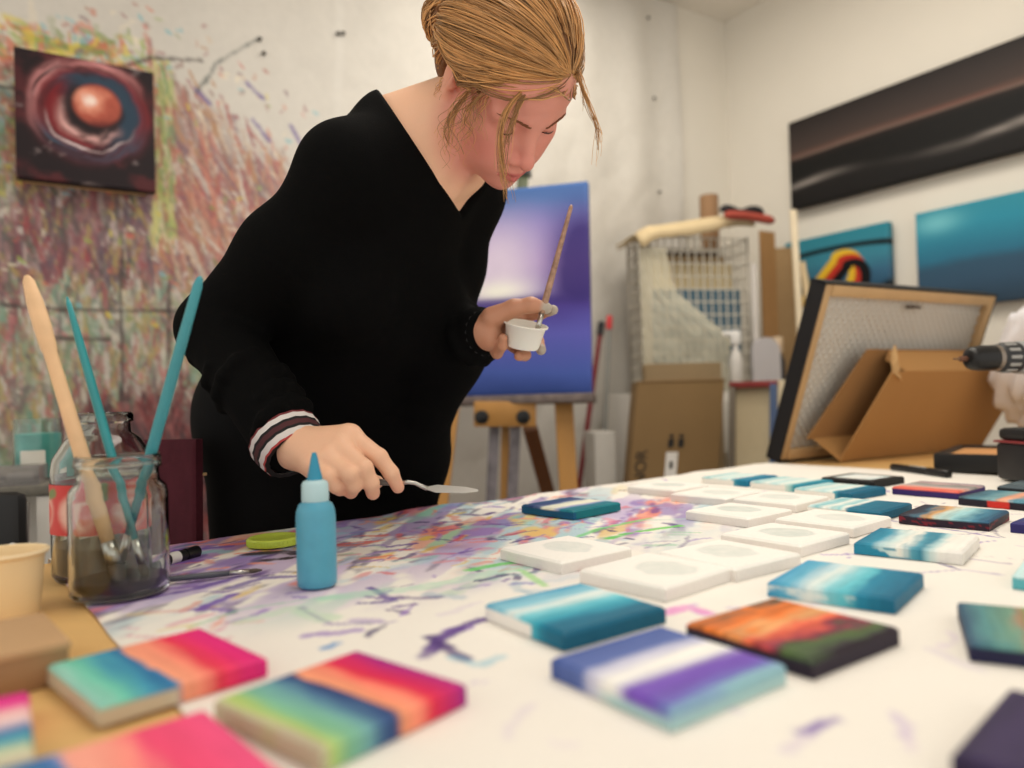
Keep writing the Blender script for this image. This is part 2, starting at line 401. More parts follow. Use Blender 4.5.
def wall_painting(name, label, wallfn, N, A, corners, t, fn, side=None, nx=120, ny=120, gap=0.012):
    """corners TL, TR, BR, BL in photo pixels, squared up on its wall"""
    q = [wallfn(*c, gap + t) for c in corners]
    sL = (np.dot(q[0], A) + np.dot(q[3], A)) / 2; sR = (np.dot(q[1], A) + np.dot(q[2], A)) / 2
    zt = (q[0][2] + q[1][2]) / 2; zb = (q[2][2] + q[3][2]) / 2
    w = sR - sL; h = zt - zb
    c = np.mean(q, 0); c = c + A * ((sL + sR) / 2 - np.dot(c, A)); c[2] = (zt + zb) / 2
    th = thing(name, label, 'painting', c - np.array([0, 0, h / 2]) - N * t)
    paint_mesh('canvas', w, h, t, fn, c, A, np.array([0, 0, 1.0]), N, nx, ny, 3, side, parent=th)
    for zz in (-h / 2 + 0.02, h / 2 - 0.02):
        m = MB(); m.box(c - N * (t + gap / 2 - 0.001) + np.array([0, 0, zz]), (w - 0.03, gap, 0.03), np.array([A, N, (0, 0, 1)]))
        m.build('stretcher_bar', mat('pine', (206, 170, 120), 0.6, var=0.15, vscale=14, stretch=(1, 1, 8)), th)
    return th

def galaxy(x, y):
    c = np.tile(lin((34, 24, 28)), x.shape + (1,))
    c = blend(c, lin((92, 40, 44)), 0.7 * sstep(0.50, 0.66, fbm(x * 4 + 3, y * 4, 4)))
    c = blend(c, lin((150, 134, 134)), 0.45 * sstep(0.60, 0.72, fbm(x * 7 + 9, y * 9, 4)))
    dx = (x - 0.53) / 0.45; dy = (y - 0.59) / 0.43; a = np.arctan2(dy, dx); r = np.hypot(dx * 1.0, dy * 1.05) + 0.20 * (fbm(np.cos(a) * 1.6 + 5, np.sin(a) * 1.6 + 2, 3) - 0.48)
    wv = np.clip(fbm(r * 11 + 0.5 * np.cos(a) * 3, np.cos(a + 0.6) * 3 + np.sin(a) * 2 + 4, 4) * 1.5 - 0.2, 0, 1.2)
    r = r + 0.10 * (fbm(x * 7, y * 7 + 3, 4) - 0.5)
    ring = lambda r_, w_: np.exp(-((r - r_) / w_) ** 2)
    c = blend(c, lin((130, 40, 46)), np.clip(1.3 * ring(0.80, 0.16) * wv, 0, 1))
    c = blend(c, lin((206, 140, 140)), np.clip(1.5 * ring(0.92, 0.08) * wv * sstep(-0.4, 0.9, dy - dx * 0.7), 0, 1))
    c = blend(c, lin((44, 64, 82)), np.clip(1.7 * ring(0.62, 0.12) * (0.4 + wv), 0, 1) * sstep(-0.7, 0.4, dx + dy * 0.8))
    c = blend(c, lin((120, 26, 34)), np.clip(1.6 * ring(0.60, 0.10) * (0.3 + wv) * sstep(0.1, -0.6, dx + dy * 0.5), 0, 1))
    c = blend(c, lin((48, 74, 92)), np.clip(1.4 * ring(0.85, 0.10) * wv * sstep(0.0, -0.7, dy), 0, 1))
    c = blend(c, lin((230, 214, 214)), np.clip(1.5 * wv * ring(0.73, 0.022) * sstep(0.0, -0.5, dy) * sstep(0.9, 0.1, dx), 0, 1))
    c = blend(c, lin((220, 170, 165)), np.clip(1.7 * wv * ring(0.50, 0.08) * sstep(0.1, -0.6, dx * 0.5 + dy), 0, 1))
    e = np.hypot((x - 0.57) / 0.175, (y - 0.645) / 0.165)
    sph = ramp(np.clip(np.hypot((x - 0.52) / 0.24, (y - 0.67) / 0.22) + 0.8 * (fbm(x * 8, y * 8, 4) - 0.5), 0, 1.2), [(0, (250, 226, 214)), (0.25, (226, 150, 124)), (0.6, (180, 90, 72)), (1.1, (112, 46, 42))])
    return blend(c, 0, sstep(1.1, 0.92, e) * 0) * (1 - sstep(1.14, 0.86, e))[..., None] + sph * sstep(1.14, 0.86, e)[..., None]
black_side = lambda lx, ly, d, c: np.tile(lin((22, 20, 21)), lx.shape + (1,))
wall_painting('abstract_painting', 'square dark red and blue swirling painting hung on the splattered sheeting', wl, NL, WL, [(15, 47), (154.5, 72), (154.5, 191), (15, 178)], 0.03, galaxy, black_side, gap=0.050)

def seascape_dark(x, y):
    yy = y + 0.05 * (fbm(x * 4, y * 2, 3) - 0.5)
    c = ramp(yy, [(0, (17, 15, 15)), (0.18, (22, 20, 20)), (0.30, (14, 13, 13)), (0.50, (14, 13, 13)), (0.56, (30, 22, 20)), (0.585, (120, 100, 90)), (0.60, (96, 70, 62)), (0.66, (66, 54, 50)), (0.82, (52, 44, 42)), (1, (34, 29, 28))])
    g = np.exp(-((y - (0.25 + 0.04 * np.sin(x * 9))) / 0.035) ** 2) * (np.exp(-((x - 0.75) / 0.22) ** 2) + np.exp(-((x - 0.08) / 0.12) ** 2))
    c = blend(c, lin((150, 142, 136)), np.clip(g * (0.3 + fbm(x * 14, y * 20, 3)), 0, 0.9))
    return blend(c, lin((120, 60, 50)), 0.6 * np.exp(-((y - 0.605) / 0.008) ** 2) * sstep(0.3, 0.6, fbm(x * 8, y * 2 + 3, 2)))
# runs on past the right edge of the photograph
bt0, bb0 = wr(787, 122, 0.04), wr(792, 210, 0.04)
wall_painting('panoramic_painting', 'wide black seascape painting with a pale horizon line hung high on the right wall', wr, NR, WR, [(787, 122), (1150, -10), (1150, 117), (792, 210)], 0.035, seascape_dark, black_side, 160, 80)
def arcs(x, y):
    c = ramp(y + 0.15 * (fbm(x * 3, y * 3, 3) - 0.5), [(0, (30, 60, 84)), (0.35, (56, 100, 130)), (0.6, (60, 130, 152)), (1, (44, 132, 150))])
    def arc(cx, cy, rx, ry, w, col, lo, hi):
        a = np.arctan2((y - cy) / ry, (x - cx) / rx); r = np.hypot((x - cx) / rx, (y - cy) / ry)
        return np.exp(-((r - 1) / w) ** 4) * (a > lo) * (a < hi), col
    for m_, col in (arc(0.52, 0.52, 0.85, 0.26, 0.14, (14, 16, 20), 0.6, 3.3), arc(0.02, 0.30, 0.20, 0.42, 0.13, (225, 190, 50), -1.2, 2.6), arc(0.02, 0.30, 0.155, 0.32, 0.12, (16, 16, 20), -1.2, 2.6)):
        c = blend(c, lin(col), np.clip(m_, 0, 1))
    # a leaning rainbow-like hook: yellow outside, red in the middle, black inside
    t = np.linspace(0, 1, 40); hx = np.concatenate([0.18 + 0.36 * t, 0.54 + 0.17 * np.sin(t * 2.2)]); hy = np.concatenate([0.05 + 0.56 * t, 0.61 + 0.04 - 0.30 * (1 - np.cos(t * 2.2)) * 0.8 + 0.05 * np.sin(t * 3)])
    D = np.full(x.shape, 9.0)
    for a, b in zip(hx, hy): D = np.minimum(D, np.hypot((x - a) * 1.15, y - b))
    c = blend(c, lin((226, 184, 48)), sstep(0.085, 0.07, D))
    D2 = np.full(x.shape, 9.0)
    for a, b in zip(hx, hy): D2 = np.minimum(D2, np.hypot((x - a - 0.045) * 1.15, y - b + 0.065))
    c = blend(c, lin((190, 52, 40)), sstep(0.07, 0.055, D2))
    D3 = np.full(x.shape, 9.0)
    for a, b in zip(hx, hy): D3 = np.minimum(D3, np.hypot((x - a - 0.085) * 1.15, y - b + 0.13))
    c = blend(c, lin((14, 15, 19)), sstep(0.06, 0.045, D3))
    return blend(c, lin((20, 26, 32)), sstep(0.20, 0.10, y - 0.10 * np.sin(x * 7)) * sstep(0.55, 0.8, x))
wall_painting('abstract_painting', 'blue abstract painting with a yellow and red arc on the right wall', wr, NR, WR, [(786, 243), (890, 221), (887, 285), (786, 318)], 0.03, arcs, None)
def teal_sky(x, y):
    c = ramp(y + 0.12 * (fbm(x * 2.5, y * 3, 4) - 0.5), [(0, (44, 64, 82)), (0.25, (52, 80, 104)), (0.42, (52, 84, 108)), (0.52, (46, 112, 140)), (0.8, (48, 140, 165)), (1, (52, 140, 160))])
    g = np.exp(-(((x - 0.16) / 0.16) ** 2 + ((y - 0.86) / 0.10) ** 2))
    return blend(c, lin((120, 196, 206)), np.clip(0.8 * g, 0, 1))
wall_painting('seascape_painting', 'teal and slate blue seascape painting on the right wall under the black one', wr, NR, WR, [(918, 214), (1075, 178), (1071, 316), (915, 292)], 0.03, teal_sky, None)

# ================================================================== TABLE AND CLOTH
TH = math.radians(38.5)
EU = np.array([math.cos(TH), math.sin(TH), 0.0]); EV = np.array([-math.sin(TH), math.cos(TH), 0.0]); EZ = np.array([0, 0, 1.0])
def tp(u, v, z=TABLE_Z): return EU * u + EV * v + EZ * z
def uv(p): return np.array([np.dot(p, EU), np.dot(p, EV)])
U0, U1, V0, V1 = -0.50, 2.36, 0.03, 1.035
wood = mat('table_wood', (222, 180, 116), 0.55, var=0.07, vscale=5, stretch=(1, 14, 14))
table = thing('work_table', 'long pale wooden work table under the paint-spattered cloth', 'table', tp((U0 + U1) / 2, (V0 + V1) / 2, 0))
m = MB(); m.box(tp((U0 + U1) / 2, (V0 + V1) / 2, TABLE_Z - 0.015), (U1 - U0, V1 - V0, 0.03), np.array([EU, EV, EZ]), bev=0.003); m.build('tabletop', wood, table, 40)
for u in (U0 + 0.06, U1 - 0.06):
    for v in (V0 + 0.06, V1 - 0.06):
        m = MB(); m.box(tp(u, v, (TABLE_Z - 0.03) / 2), (0.06, 0.06, TABLE_Z - 0.03), np.array([EU, EV, EZ]), bev=0.004); m.build('leg', wood, table, 40)
m = MB()
for v in (V0 + 0.05, V1 - 0.05): m.box(tp((U0 + U1) / 2, v, TABLE_Z - 0.07), (U1 - U0 - 0.2, 0.02, 0.08), np.array([EU, EV, EZ]))
m.build('apron', wood, table)

CU0, CU1, CV0 = 0.12, 1.595, V0 - 0.02
CVX = V1 + 0.05                                             # far side hangs over the edge a little
cr = Raster(CU1 - CU0, CVX - CV0, 0.0038, (236, 231, 222))
def cp(px, py): return uv(Tz(px, py)) - np.array([CU0, CV0])
R_ = random.Random(11)
purples = [(104, 70, 150), (130, 100, 180), (88, 62, 128), (150, 120, 190), (70, 60, 110)]
warms = [(226, 120, 90), (214, 90, 80), (236, 150, 120), (220, 190, 80), (214, 120, 150)]
cools = [(120, 170, 200), (90, 150, 180), (140, 200, 190), (130, 190, 150), (160, 200, 220)]
cr.c *= (0.975 + 0.05 * fbm(cr.X * 12, cr.Y * 12, 3))[..., None]
VV = cr.Y + CV0; UU = cr.X + CU0
dm = sstep(0.50, 0.70, VV + 0.25 * (fbm(UU * 5, VV * 5, 3) - 0.5)) * sstep(1.12, 0.80, UU + 0.2 * (fbm(UU * 6 + 3, VV * 6, 2) - 0.5))
al1, al2 = UU * 0.80 + VV * 0.60, -UU * 0.60 + VV * 0.80        # smears run across the table's diagonal
for k, (col, th, fq, lo) in enumerate([((150, 190, 205), .52, 7, .0), ((226, 150, 120), .57, 8, .62), ((180, 160, 205), .52, 9, .0), ((132, 104, 176), .58, 11, .0), ((232, 130, 96), .64, 12, .66), ((140, 205, 170), .655, 7, .0), ((96, 66, 140), .63, 15, .0), ((214, 110, 120), .63, 14, .62), ((70, 56, 96), .67, 19, .6), ((225, 195, 100), .70, 13, .62)]):
    nz_ = fbm(al1 * fq * 0.45 + 11.7 * k, al2 * fq * 1.5 + 5.1 * k, 4) + 0.10 * (fbm(UU * 60, VV * 60 + k, 2) - 0.5)
    aa = sstep(th, th + 0.08, nz_ + 0.035) * dm * (sstep(lo - .06, lo + .06, VV) if lo else 1.0) * 0.75
    cr.c = blend(cr.c, lin(col), aa)
def sprinkle(n, box, pal, lo, hi, wlo, whi, al=(0.45, 0.9), dens=None):
    for k in range(n):
        px = R_.uniform(box[0], box[2]); py = R_.uniform(box[1], box[3])
        q = cp(px, py); u, v = q + np.array([CU0, CV0])
        if dens and R_.random() > dens(px, py): continue
        ang = R_.choice([0.0, 0.2, -0.35, 1.0, -0.9]) + R_.uniform(-0.35, 0.35)
        cr.stroke(wander(q, ang, R_.uniform(lo, hi), 4, 0.45, R_), R_.uniform(wlo, whi), R_.choice(pal), R_.uniform(*al), 0.7, 90)
left = lambda px, py: 1.0 if px < 560 else max(0.0, 1 - (px - 560) / 160)
sprinkle(170, (160, 500, 690, 560), purples, 0.01, 0.05, 0.002, 0.008, dens=left)
sprinkle(60, (160, 500, 690, 560), cools, 0.02, 0.06, 0.004, 0.014, (0.25, 0.6), left)
sprinkle(90, (160, 515, 560, 575), warms, 0.01, 0.05, 0.002, 0.009, dens=left)
sprinkle(70, (300, 495, 760, 530), purples + warms + [(60, 50, 60)], 0.01, 0.06, 0.002, 0.007, dens=left)
sprinkle(46, (165, 560, 540, 640), purples, 0.01, 0.045, 0.002, 0.007)
sprinkle(16, (280, 560, 540, 600), cools, 0.02, 0.07, 0.006, 0.014, (0.2, 0.4))
sprinkle(14, (110, 610, 220, 660), warms, 0.01, 0.04, 0.003, 0.007, (0.3, 0.6))
sprinkle(60, (640, 480, 1010, 560), purples, 0.02, 0.10, 0.001, 0.004, (0.3, 0.7))
sprinkle(24, (400, 600, 1000, 760), [(190, 170, 210), (210, 190, 220)], 0.01, 0.05, 0.002, 0.006, (0.2, 0.5))
for pts, w, c, al in [([(150, 600), (190, 592), (240, 578)], .008, (108, 84, 160), .9), ([(200, 612), (215, 604), (235, 596)], .007, (112, 80, 170), .9), ([(230, 590), (262, 580), (300, 578)], .007, (104, 84, 160), .8),
        ([(425, 660), (440, 640), (480, 622)], .008, (96, 66, 140), .95), ([(430, 640), (455, 655), (465, 662)], .006, (80, 56, 120), .9), ([(370, 590), (395, 604), (360, 606)], .005, (100, 80, 150), .9), ([(395, 625), (330, 628), (300, 610)], .003, (130, 110, 170), .7),
        ([(452, 660), (480, 668), (500, 660)], .006, (130, 190, 210), .6), ([(326, 651), (336, 647)], .005, (70, 140, 200), .9), ([(470, 572), (500, 566), (530, 562)], .008, (110, 200, 110), .9), ([(520, 572), (545, 588)], .005, (150, 210, 120), .7),
        ([(478, 583), (505, 577)], .006, (70, 56, 110), .9), ([(560, 545), (600, 530), (650, 520)], .006, (110, 200, 110), .75), ([(610, 540), (630, 535)], .008, (90, 190, 80), .9), ([(640, 533), (680, 527)], .007, (110, 200, 90), .9),
        ([(660, 616), (690, 610), (705, 616)], .009, (226, 130, 200), .8), ([(800, 738), (820, 730), (838, 724)], .005, (134, 112, 176), .9), ([(690, 628), (700, 640)], .004, (200, 150, 210), .5),
        ([(690, 726), (700, 718)], .004, (210, 170, 220), .7), ([(880, 520), (940, 530), (1000, 540)], .003, (124, 104, 170), .8), ([(905, 552), (960, 560), (1010, 566)], .003, (140, 120, 160), .7), ([(930, 562), (960, 572)], .003, (80, 60, 130), .9),
        ([(920, 575), (960, 572), (1000, 577)], .003, (150, 130, 180), .6), ([(640, 522), (700, 520), (740, 524)], .006, (170, 200, 190), .5), ([(250, 556), (280, 554), (310, 556)], .012, (52, 42, 44), .95), ([(268, 562), (290, 560)], .010, (50, 40, 42), .95),
        ([(330, 600), (420, 590), (520, 570)], .014, (150, 210, 180), .45), ([(240, 625), (290, 612), (330, 622)], .012, (180, 214, 180), .5), ([(640, 504), (690, 500), (720, 499)], .005, (230, 130, 110), .6), ([(620, 492), (660, 489), (690, 490)], .005, (90, 60, 70), .8),
        ([(176, 552), (200, 551), (230, 548)], .008, (104, 76, 160), .8), ([(170, 566), (200, 562)], .008, (120, 84, 170), .8), ([(190, 630), (240, 612), (320, 600)], .003, (120, 190, 150), .5)]:
    cr.stroke([cp(*q) for q in pts], w, c, al, 0.6, 90)
gx, gy = cr.X, cr.Y
zz = 0.0012 + 0.0022 * fbm(gx * 9, gy * 9, 3) + 0.0012 * np.abs(fbm(gx * 16 + gy * 9, gy * 14, 2) - 0.4)
edge = sstep(V1 - 0.11 - CV0, V1 - 0.01 - CV0, gy)
bumps = edge * (0.012 * np.clip(fbm(gx * 9, gy * 3 + 5, 2) - 0.42, 0, 1) / 0.4)
zz = zz + np.where(gx < 0.75, bumps, bumps * 0.4)
over = np.clip(gy - (V1 - CV0), 0, None)
Vc = EU * (gx + CU0)[..., None] + EV * (np.minimum(gy, V1 - CV0 + 0.004) + CV0)[..., None] + EZ * (TABLE_Z + zz - over * 0.98)[..., None]
# the short sides waver a little
Vc = Vc + EU * ((sstep(0.05, 0, gx) * (fbm(gy * 6, gy * 0 + 1, 2) - 0.45) * 0.012))[..., None]
ids = np.arange(cr.nx * cr.ny).reshape(cr.nx, cr.ny)
Fc = np.stack([ids[:-1, :-1], ids[1:, :-1], ids[1:, 1:], ids[:-1, 1:]], -1).reshape(-1, 4)
cloth = link_mesh('table_cloth', Vc.reshape(-1, 3), Fc, pigment_mat('cloth_paint', 0.75, 0.15, 300, 0.04, spec=0.25), None, True, pig=cr.c.reshape(-1, 3))
tag(cloth, 'white table cloth streaked with purple, orange and green paint', 'cloth')
CLOTH_TOP = TABLE_Z + 0.0026

# ================================================================== SMALL CANVASES
CAN_T = 0.0125
WHITE = (243, 240, 233)
def stripes(axis, stops, wob=0.06, streak=3.0, mix=0.12, seed=0):
    def fn(x, y):
        a, b = (x, y) if axis == 'x' else (y, x)
        t = a + wob * (fbm(b * streak + seed * 3.7, a * 9 + seed, 3) - 0.45) * 2 + 0.05 * (fbm(b * 5 + seed, a * 34 + seed * 1.7, 3) - 0.45)
        c = ramp(t, stops)
        n = fbm(b * 2.5 + seed * 1.3, a * 26 + seed * 2.1, 3)
        return c * (1 - 1.7 * mix + 3.4 * mix * n)[..., None]
    return fn
def fixed(rgb): return lambda lx, ly, d, c: np.tile(lin(rgb), lx.shape + (1,))
def white_if(cond, rgb=WHITE):
    return lambda lx, ly, d, c: np.where(cond(lx, ly)[..., None], lin(rgb), c)
def wash(seed, cx=0.55, cy=0.55, rx=0.30, ry=0.24, s=0.5, tone=(190, 202, 196)):
    def fn(x, y):
        c = np.tile(lin(WHITE), x.shape + (1,))
        r = np.hypot((x - cx) / rx, (y - cy) / ry) + 0.5 * (fbm(x * 6 + seed, y * 6, 3) - 0.45)
        c = blend(c, lin(tone), s * sstep(1.0, 0.75, r) * (0.5 + 0.7 * fbm(x * 9, y * 9 + seed, 3)))
        return blend(c, lin((160, 180, 178)), 0.6 * s * np.exp(-((r - 0.95) / 0.08) ** 2))
    return fn
GROUPS = {'w': 'white canvases with a pale wash ring', 'c': 'painted mini canvases'}
def canvas(label, cx, cy, deg, fn, side=None, grp='c', sc=1.0, z=None):
    a = math.radians(deg); ax = np.array([math.cos(a), math.sin(a), 0]); ay = np.array([-math.sin(a), math.cos(a), 0])
    zb = CLOTH_TOP if z is None else z
    o = paint_mesh('mini_canvas', 0.1 * sc, 0.1 * sc, CAN_T, fn, np.array([cx, cy, zb + CAN_T]), ax, ay, EZ, side=side)
    return tag(o, label, 'canvas', GROUPS[grp])
teal1 = [(0, (70, 160, 196)), (0.22, (150, 205, 220)), (0.36, (226, 236, 232)), (0.52, (110, 200, 214)), (0.66, (52, 160, 184)), (0.80, (28, 116, 146)), (1, (18, 92, 120))]
canvas('blue mini canvas with a white band and a violet stripe, in the front middle', 0.089, 0.463, -54, stripes('x', [(0, (70, 92, 158)), (0.28, (92, 112, 174)), (0.40, (206, 206, 226)), (0.50, (246, 244, 236)), (0.60, (226, 226, 232)), (0.70, (120, 84, 186)), (0.82, (112, 78, 180)), (0.92, (110, 120, 190)), (1, (146, 190, 200))], 0.08, 2, 0.08, 1),
       lambda lx, ly, d, c: blend(c, lin((172, 206, 206)), sstep(0.2, 0.7, d) * sstep(0.35, 0.6, lx)))
canvas('turquoise mini canvas with one white side and a dark teal edge, behind the violet-striped one', 0.043, 0.590, -55, stripes('x', teal1, 0.08, 2.2, 0.12, 2), white_if(lambda x, y: (x < 0.62) & (y < 0.02)))
orange = stripes('x', [(0, (80, 84, 70)), (0.06, (190, 110, 60)), (0.25, (232, 120, 44)), (0.45, (226, 168, 110)), (0.58, (224, 96, 70)), (0.68, (150, 50, 70)), (0.74, (96, 60, 66)), (0.80, (76, 100, 54)), (0.92, (70, 88, 60)), (1, (48, 40, 50))], 0.16, 5, 0.3, 3)
canvas('orange and red mini canvas with a dark green stripe and black sides', 0.189, 0.526, -55, lambda x, y: blend(orange(x, y), lin((236, 124, 40)), sstep(0.5, 0.7, fbm(x * 7, y * 5 + 2, 3)) * sstep(0.6, 0.4, x)), fixed((44, 36, 50)))
canvas('teal and white striped mini canvas with a dark teal end, just behind the orange one', 0.284, 0.652, -40, stripes('x', [(0, (66, 152, 194)), (0.18, (96, 178, 208)), (0.36, (222, 232, 228)), (0.50, (140, 206, 216)), (0.62, (96, 192, 206)), (0.70, (34, 130, 162)), (1, (24, 104, 136))], 0.06, 3, 0.1, 4),
       lambda lx, ly, d, c: blend(c, lin((232, 236, 230)), 0.75 * sstep(0.42, 0.6, fbm(lx * 9, d * 2 + 1, 3)) * (lx < 0.7)))
canvas('teal-streaked white mini canvas with one plain white end, beyond the teal and white striped one', 0.427, 0.803, -40, stripes('x', [(0, (24, 118, 150)), (0.18, (50, 146, 176)), (0.30, (196, 220, 220)), (0.46, (240, 238, 228)), (0.55, (90, 160, 180)), (0.62, (52, 130, 156)), (0.70, (170, 206, 210)), (0.80, (240, 238, 230)), (1, (238, 234, 228))], 0.07, 4, 0.1, 5),
       lambda lx, ly, d, c: np.where(((ly < 0.02) & (fbm(lx * 8, d * 2, 2) > 0.25 + 0.5 * lx))[..., None], lin((40, 134, 166)), c))
canvas('dark mini canvas with an orange and pale teal sunset and maroon side', 0.560, 0.962, -45, stripes('x', [(0, (40, 34, 46)), (0.16, (52, 60, 76)), (0.24, (70, 110, 130)), (0.34, (214, 160, 100)), (0.46, (200, 214, 204)), (0.60, (150, 200, 206)), (0.80, (70, 130, 156)), (1, (40, 80, 110))], 0.10, 3, 0.15, 6),
       lambda lx, ly, d, c: np.where((fbm(lx * 10, d * 3 + ly * 4, 3) > 0.52)[..., None], lin((120, 34, 48)), lin((44, 32, 46))))
W = [('W1', 0.052, 0.812, -52, 'white mini canvas lying alone, straight in front of the dark teal and cream one'),
     ('W2', 0.129, 0.705, -49, 'white mini canvas at the near left corner of the white group, behind the turquoise canvas'),
     ('W3', 0.213, 0.763, -55, 'white mini canvas pushed up against the far side of the nearest white one'),
     ('W4', 0.305, 0.857, -52, 'white mini canvas with a mottled wash, behind the teal and white striped canvas'),
     ('W5', 0.400, 0.950, -50, 'white mini canvas just in front of the half pale, half dark teal one'),
     ('W6', 0.305, 1.031, -52, 'white mini canvas with the largest round grey wash, mid white group'),
     ('W7', 0.401, 1.137, -48, 'white mini canvas between the round grey wash one and the pale teal striped row'),
     ('W8', 0.322, 1.213, -47, 'white mini canvas second from the far left corner, with an orange smear before it'),
     ('W9', 0.269, 1.325, -48, 'white mini canvas farthest at the back left, in front of the tall cardboard carton')]
for i, (k, x, y, a, l) in enumerate(W):
    canvas(l, x, y, a, wash(i * 5.3, 0.5 + 0.08 * math.sin(i * 2), 0.55, 0.30, 0.25, 0.75 if i in (5, 3, 8) else 0.55), fixed((238, 232, 226)), 'w')
pale = lambda s, dark: stripes('x', [(0, (206, 226, 224)), (0.15, (150, 204, 208)), (0.30, (226, 234, 228)), (0.50, (190, 222, 222)), (0.66, (236, 238, 230))] + dark, 0.06, 4, 0.1, s)
side_w = lambda lx, ly, d, c: np.where((lx < 0.7)[..., None], lin(WHITE), c)
canvas('pale teal mini canvas with one blue stripe, farthest of the striped back row', 0.428, 1.432, -51, pale(7, [(0.72, (90, 170, 190)), (0.78, (36, 130, 160)), (1, (30, 120, 156))]), side_w)
canvas('pale teal mini canvas with a thin teal edge, second in the striped back row', 0.492, 1.338, -54, pale(8, [(0.80, (170, 214, 212)), (0.86, (50, 150, 170)), (1, (30, 130, 156))]), side_w)
canvas('pale blue mini canvas with a broad dark teal stripe, third in the striped back row', 0.530, 1.228, -54, pale(9, [(0.70, (90, 170, 186)), (0.76, (24, 108, 138)), (1, (22, 96, 126))]), side_w)
canvas('half pale-streaked, half dark teal mini canvas beside the dark sunset one', 0.480, 1.050, -49, stripes('x', [(0, (220, 232, 228)), (0.14, (130, 196, 204)), (0.28, (236, 238, 230)), (0.42, (140, 200, 206)), (0.50, (232, 236, 228)), (0.57, (30, 116, 144)), (1, (24, 100, 128))], 0.06, 4, 0.1, 10), lambda lx, ly, d, c: np.where((lx < 0.55)[..., None], lin(WHITE), c))
def bordered(x, y):
    c = stripes('x', [(0, (200, 214, 214)), (0.5, (238, 238, 232)), (1, (180, 204, 210))], 0.1, 3, 0.1, 11)(x, y)
    e = np.minimum(np.minimum(x, 1 - x), np.minimum(y, 1 - y)) + 0.05 * (fbm(x * 9, y * 9, 2) - 0.5)
    return blend(c, lin((28, 27, 28)), sstep(0.16, 0.12, e))
canvas('black-edged mini canvas with a pale grey centre at the far side of the cloth', 0.629, 1.361, -55, bordered, fixed((24, 23, 24)))
canvas('mini canvas with a grey and coral top and dark purple sides', 0.682, 1.212, -52, stripes('y', [(0, (226, 100, 84)), (0.18, (226, 150, 130)), (0.42, (190, 178, 176)), (0.62, (120, 130, 124)), (0.8, (200, 170, 170)), (1, (120, 110, 130))], 0.16, 4, 0.2, 12), fixed((56, 40, 100)))
canvas('dark blue mini canvas with a coral streak and a bright red spot on its side', 0.715, 1.085, -54, stripes('x', [(0, (56, 74, 90)), (0.25, (84, 134, 150)), (0.42, (130, 170, 176)), (0.52, (226, 160, 130)), (0.64, (230, 170, 140)), (0.74, (90, 150, 170)), (1, (70, 110, 130))], 0.1, 3, 0.15, 13),
       lambda lx, ly, d, c: np.where(((lx > 0.38) & (lx < 0.66))[..., None], lin((206, 54, 46)), lin((40, 34, 46))))
canvas('slate grey mini canvas half cut off by the right edge, next to the power drill', 0.834, 1.183, -52, stripes('y', [(0, (70, 84, 92)), (0.5, (100, 116, 122)), (1, (60, 70, 80))], 0.1, 3, 0.15, 14), fixed((30, 32, 38)))
canvas('navy mini canvas at the right edge, in front of the red-spotted one', 0.650, 0.877, -50, stripes('y', [(0, (52, 48, 110)), (0.5, (70, 90, 140)), (1, (52, 48, 100))], 0.1, 3, 0.15, 15), fixed((48, 42, 100)))
canvas('white mini canvas with pale turquoise side at the right edge, behind the green one', 0.493, 0.649, -41, stripes('x', [(0, (190, 226, 228)), (0.3, (236, 240, 234)), (1, (150, 210, 216))], 0.06, 3, 0.08, 16), fixed((96, 180, 190)))
canvas('bright green mini canvas with a slate corner and navy sides at the right edge', 0.353, 0.502, -117, stripes('y', [(0, (60, 92, 116)), (0.14, (86, 140, 140)), (0.28, (110, 150, 130)), (0.36, (160, 124, 100)), (0.46, (110, 160, 90)), (0.60, (116, 190, 70)), (1, (120, 206, 50))], 0.08, 3, 0.15, 17), fixed((36, 36, 66)))
def purp(x, y):
    c = stripes('y', [(0, (54, 44, 76)), (0.5, (66, 52, 92)), (1, (84, 66, 140))], 0.1, 3, 0.15, 18)(x, y)
    c = blend(c, lin((190, 200, 50)), sstep(0.10, 0.05, np.hypot((x - 0.14) * 0.55, y - 0.32)))
    return blend(c, lin((226, 110, 170)), sstep(0.42, 0.30, np.hypot(x - 0.95, y - 0.85)))
canvas('dark purple mini canvas with a lime dab in the bottom right corner', 0.262, 0.337, -136, purp, fixed((40, 30, 60)))
canvas('mini canvas half teal blue and half coral to magenta, farthest at the front left', -0.235, 0.489, -44, stripes('y', [(0, (150, 206, 190)), (0.12, (110, 200, 176)), (0.28, (66, 150, 180)), (0.40, (44, 110, 164)), (0.425, (60, 130, 170)), (0.44, (246, 164, 130)), (0.58, (248, 150, 124)), (0.70, (234, 60, 86)), (0.85, (230, 46, 120)), (1, (222, 44, 130))], 0.05, 2, 0.08, 19),
       lambda lx, ly, d, c: np.where((ly < 0.43)[..., None], lin((206, 196, 172)), c), z=TABLE_Z + 0.003)
canvas('mini canvas half sea green with yellow, half red to violet, beside the violet-striped one', -0.102, 0.430, -40, stripes('y', [(0, (196, 190, 160)), (0.07, (176, 200, 110)), (0.16, (130, 190, 150)), (0.30, (110, 164, 170)), (0.40, (60, 90, 140)), (0.47, (40, 60, 110)), (0.49, (240, 160, 120)), (0.64, (246, 140, 116)), (0.74, (226, 44, 76)), (0.88, (200, 40, 110)), (1, (150, 40, 140))], 0.05, 2.4, 0.1, 20))
canvas('pink mini canvas at the bottom left edge with a blue end', -0.176, 0.341, -48, stripes('y', [(0, (90, 150, 180)), (0.22, (60, 110, 170)), (0.30, (110, 140, 190)), (0.33, (246, 170, 150)), (0.50, (246, 150, 136)), (0.66, (240, 80, 120)), (1, (240, 90, 140))], 0.08, 2, 0.06, 21))
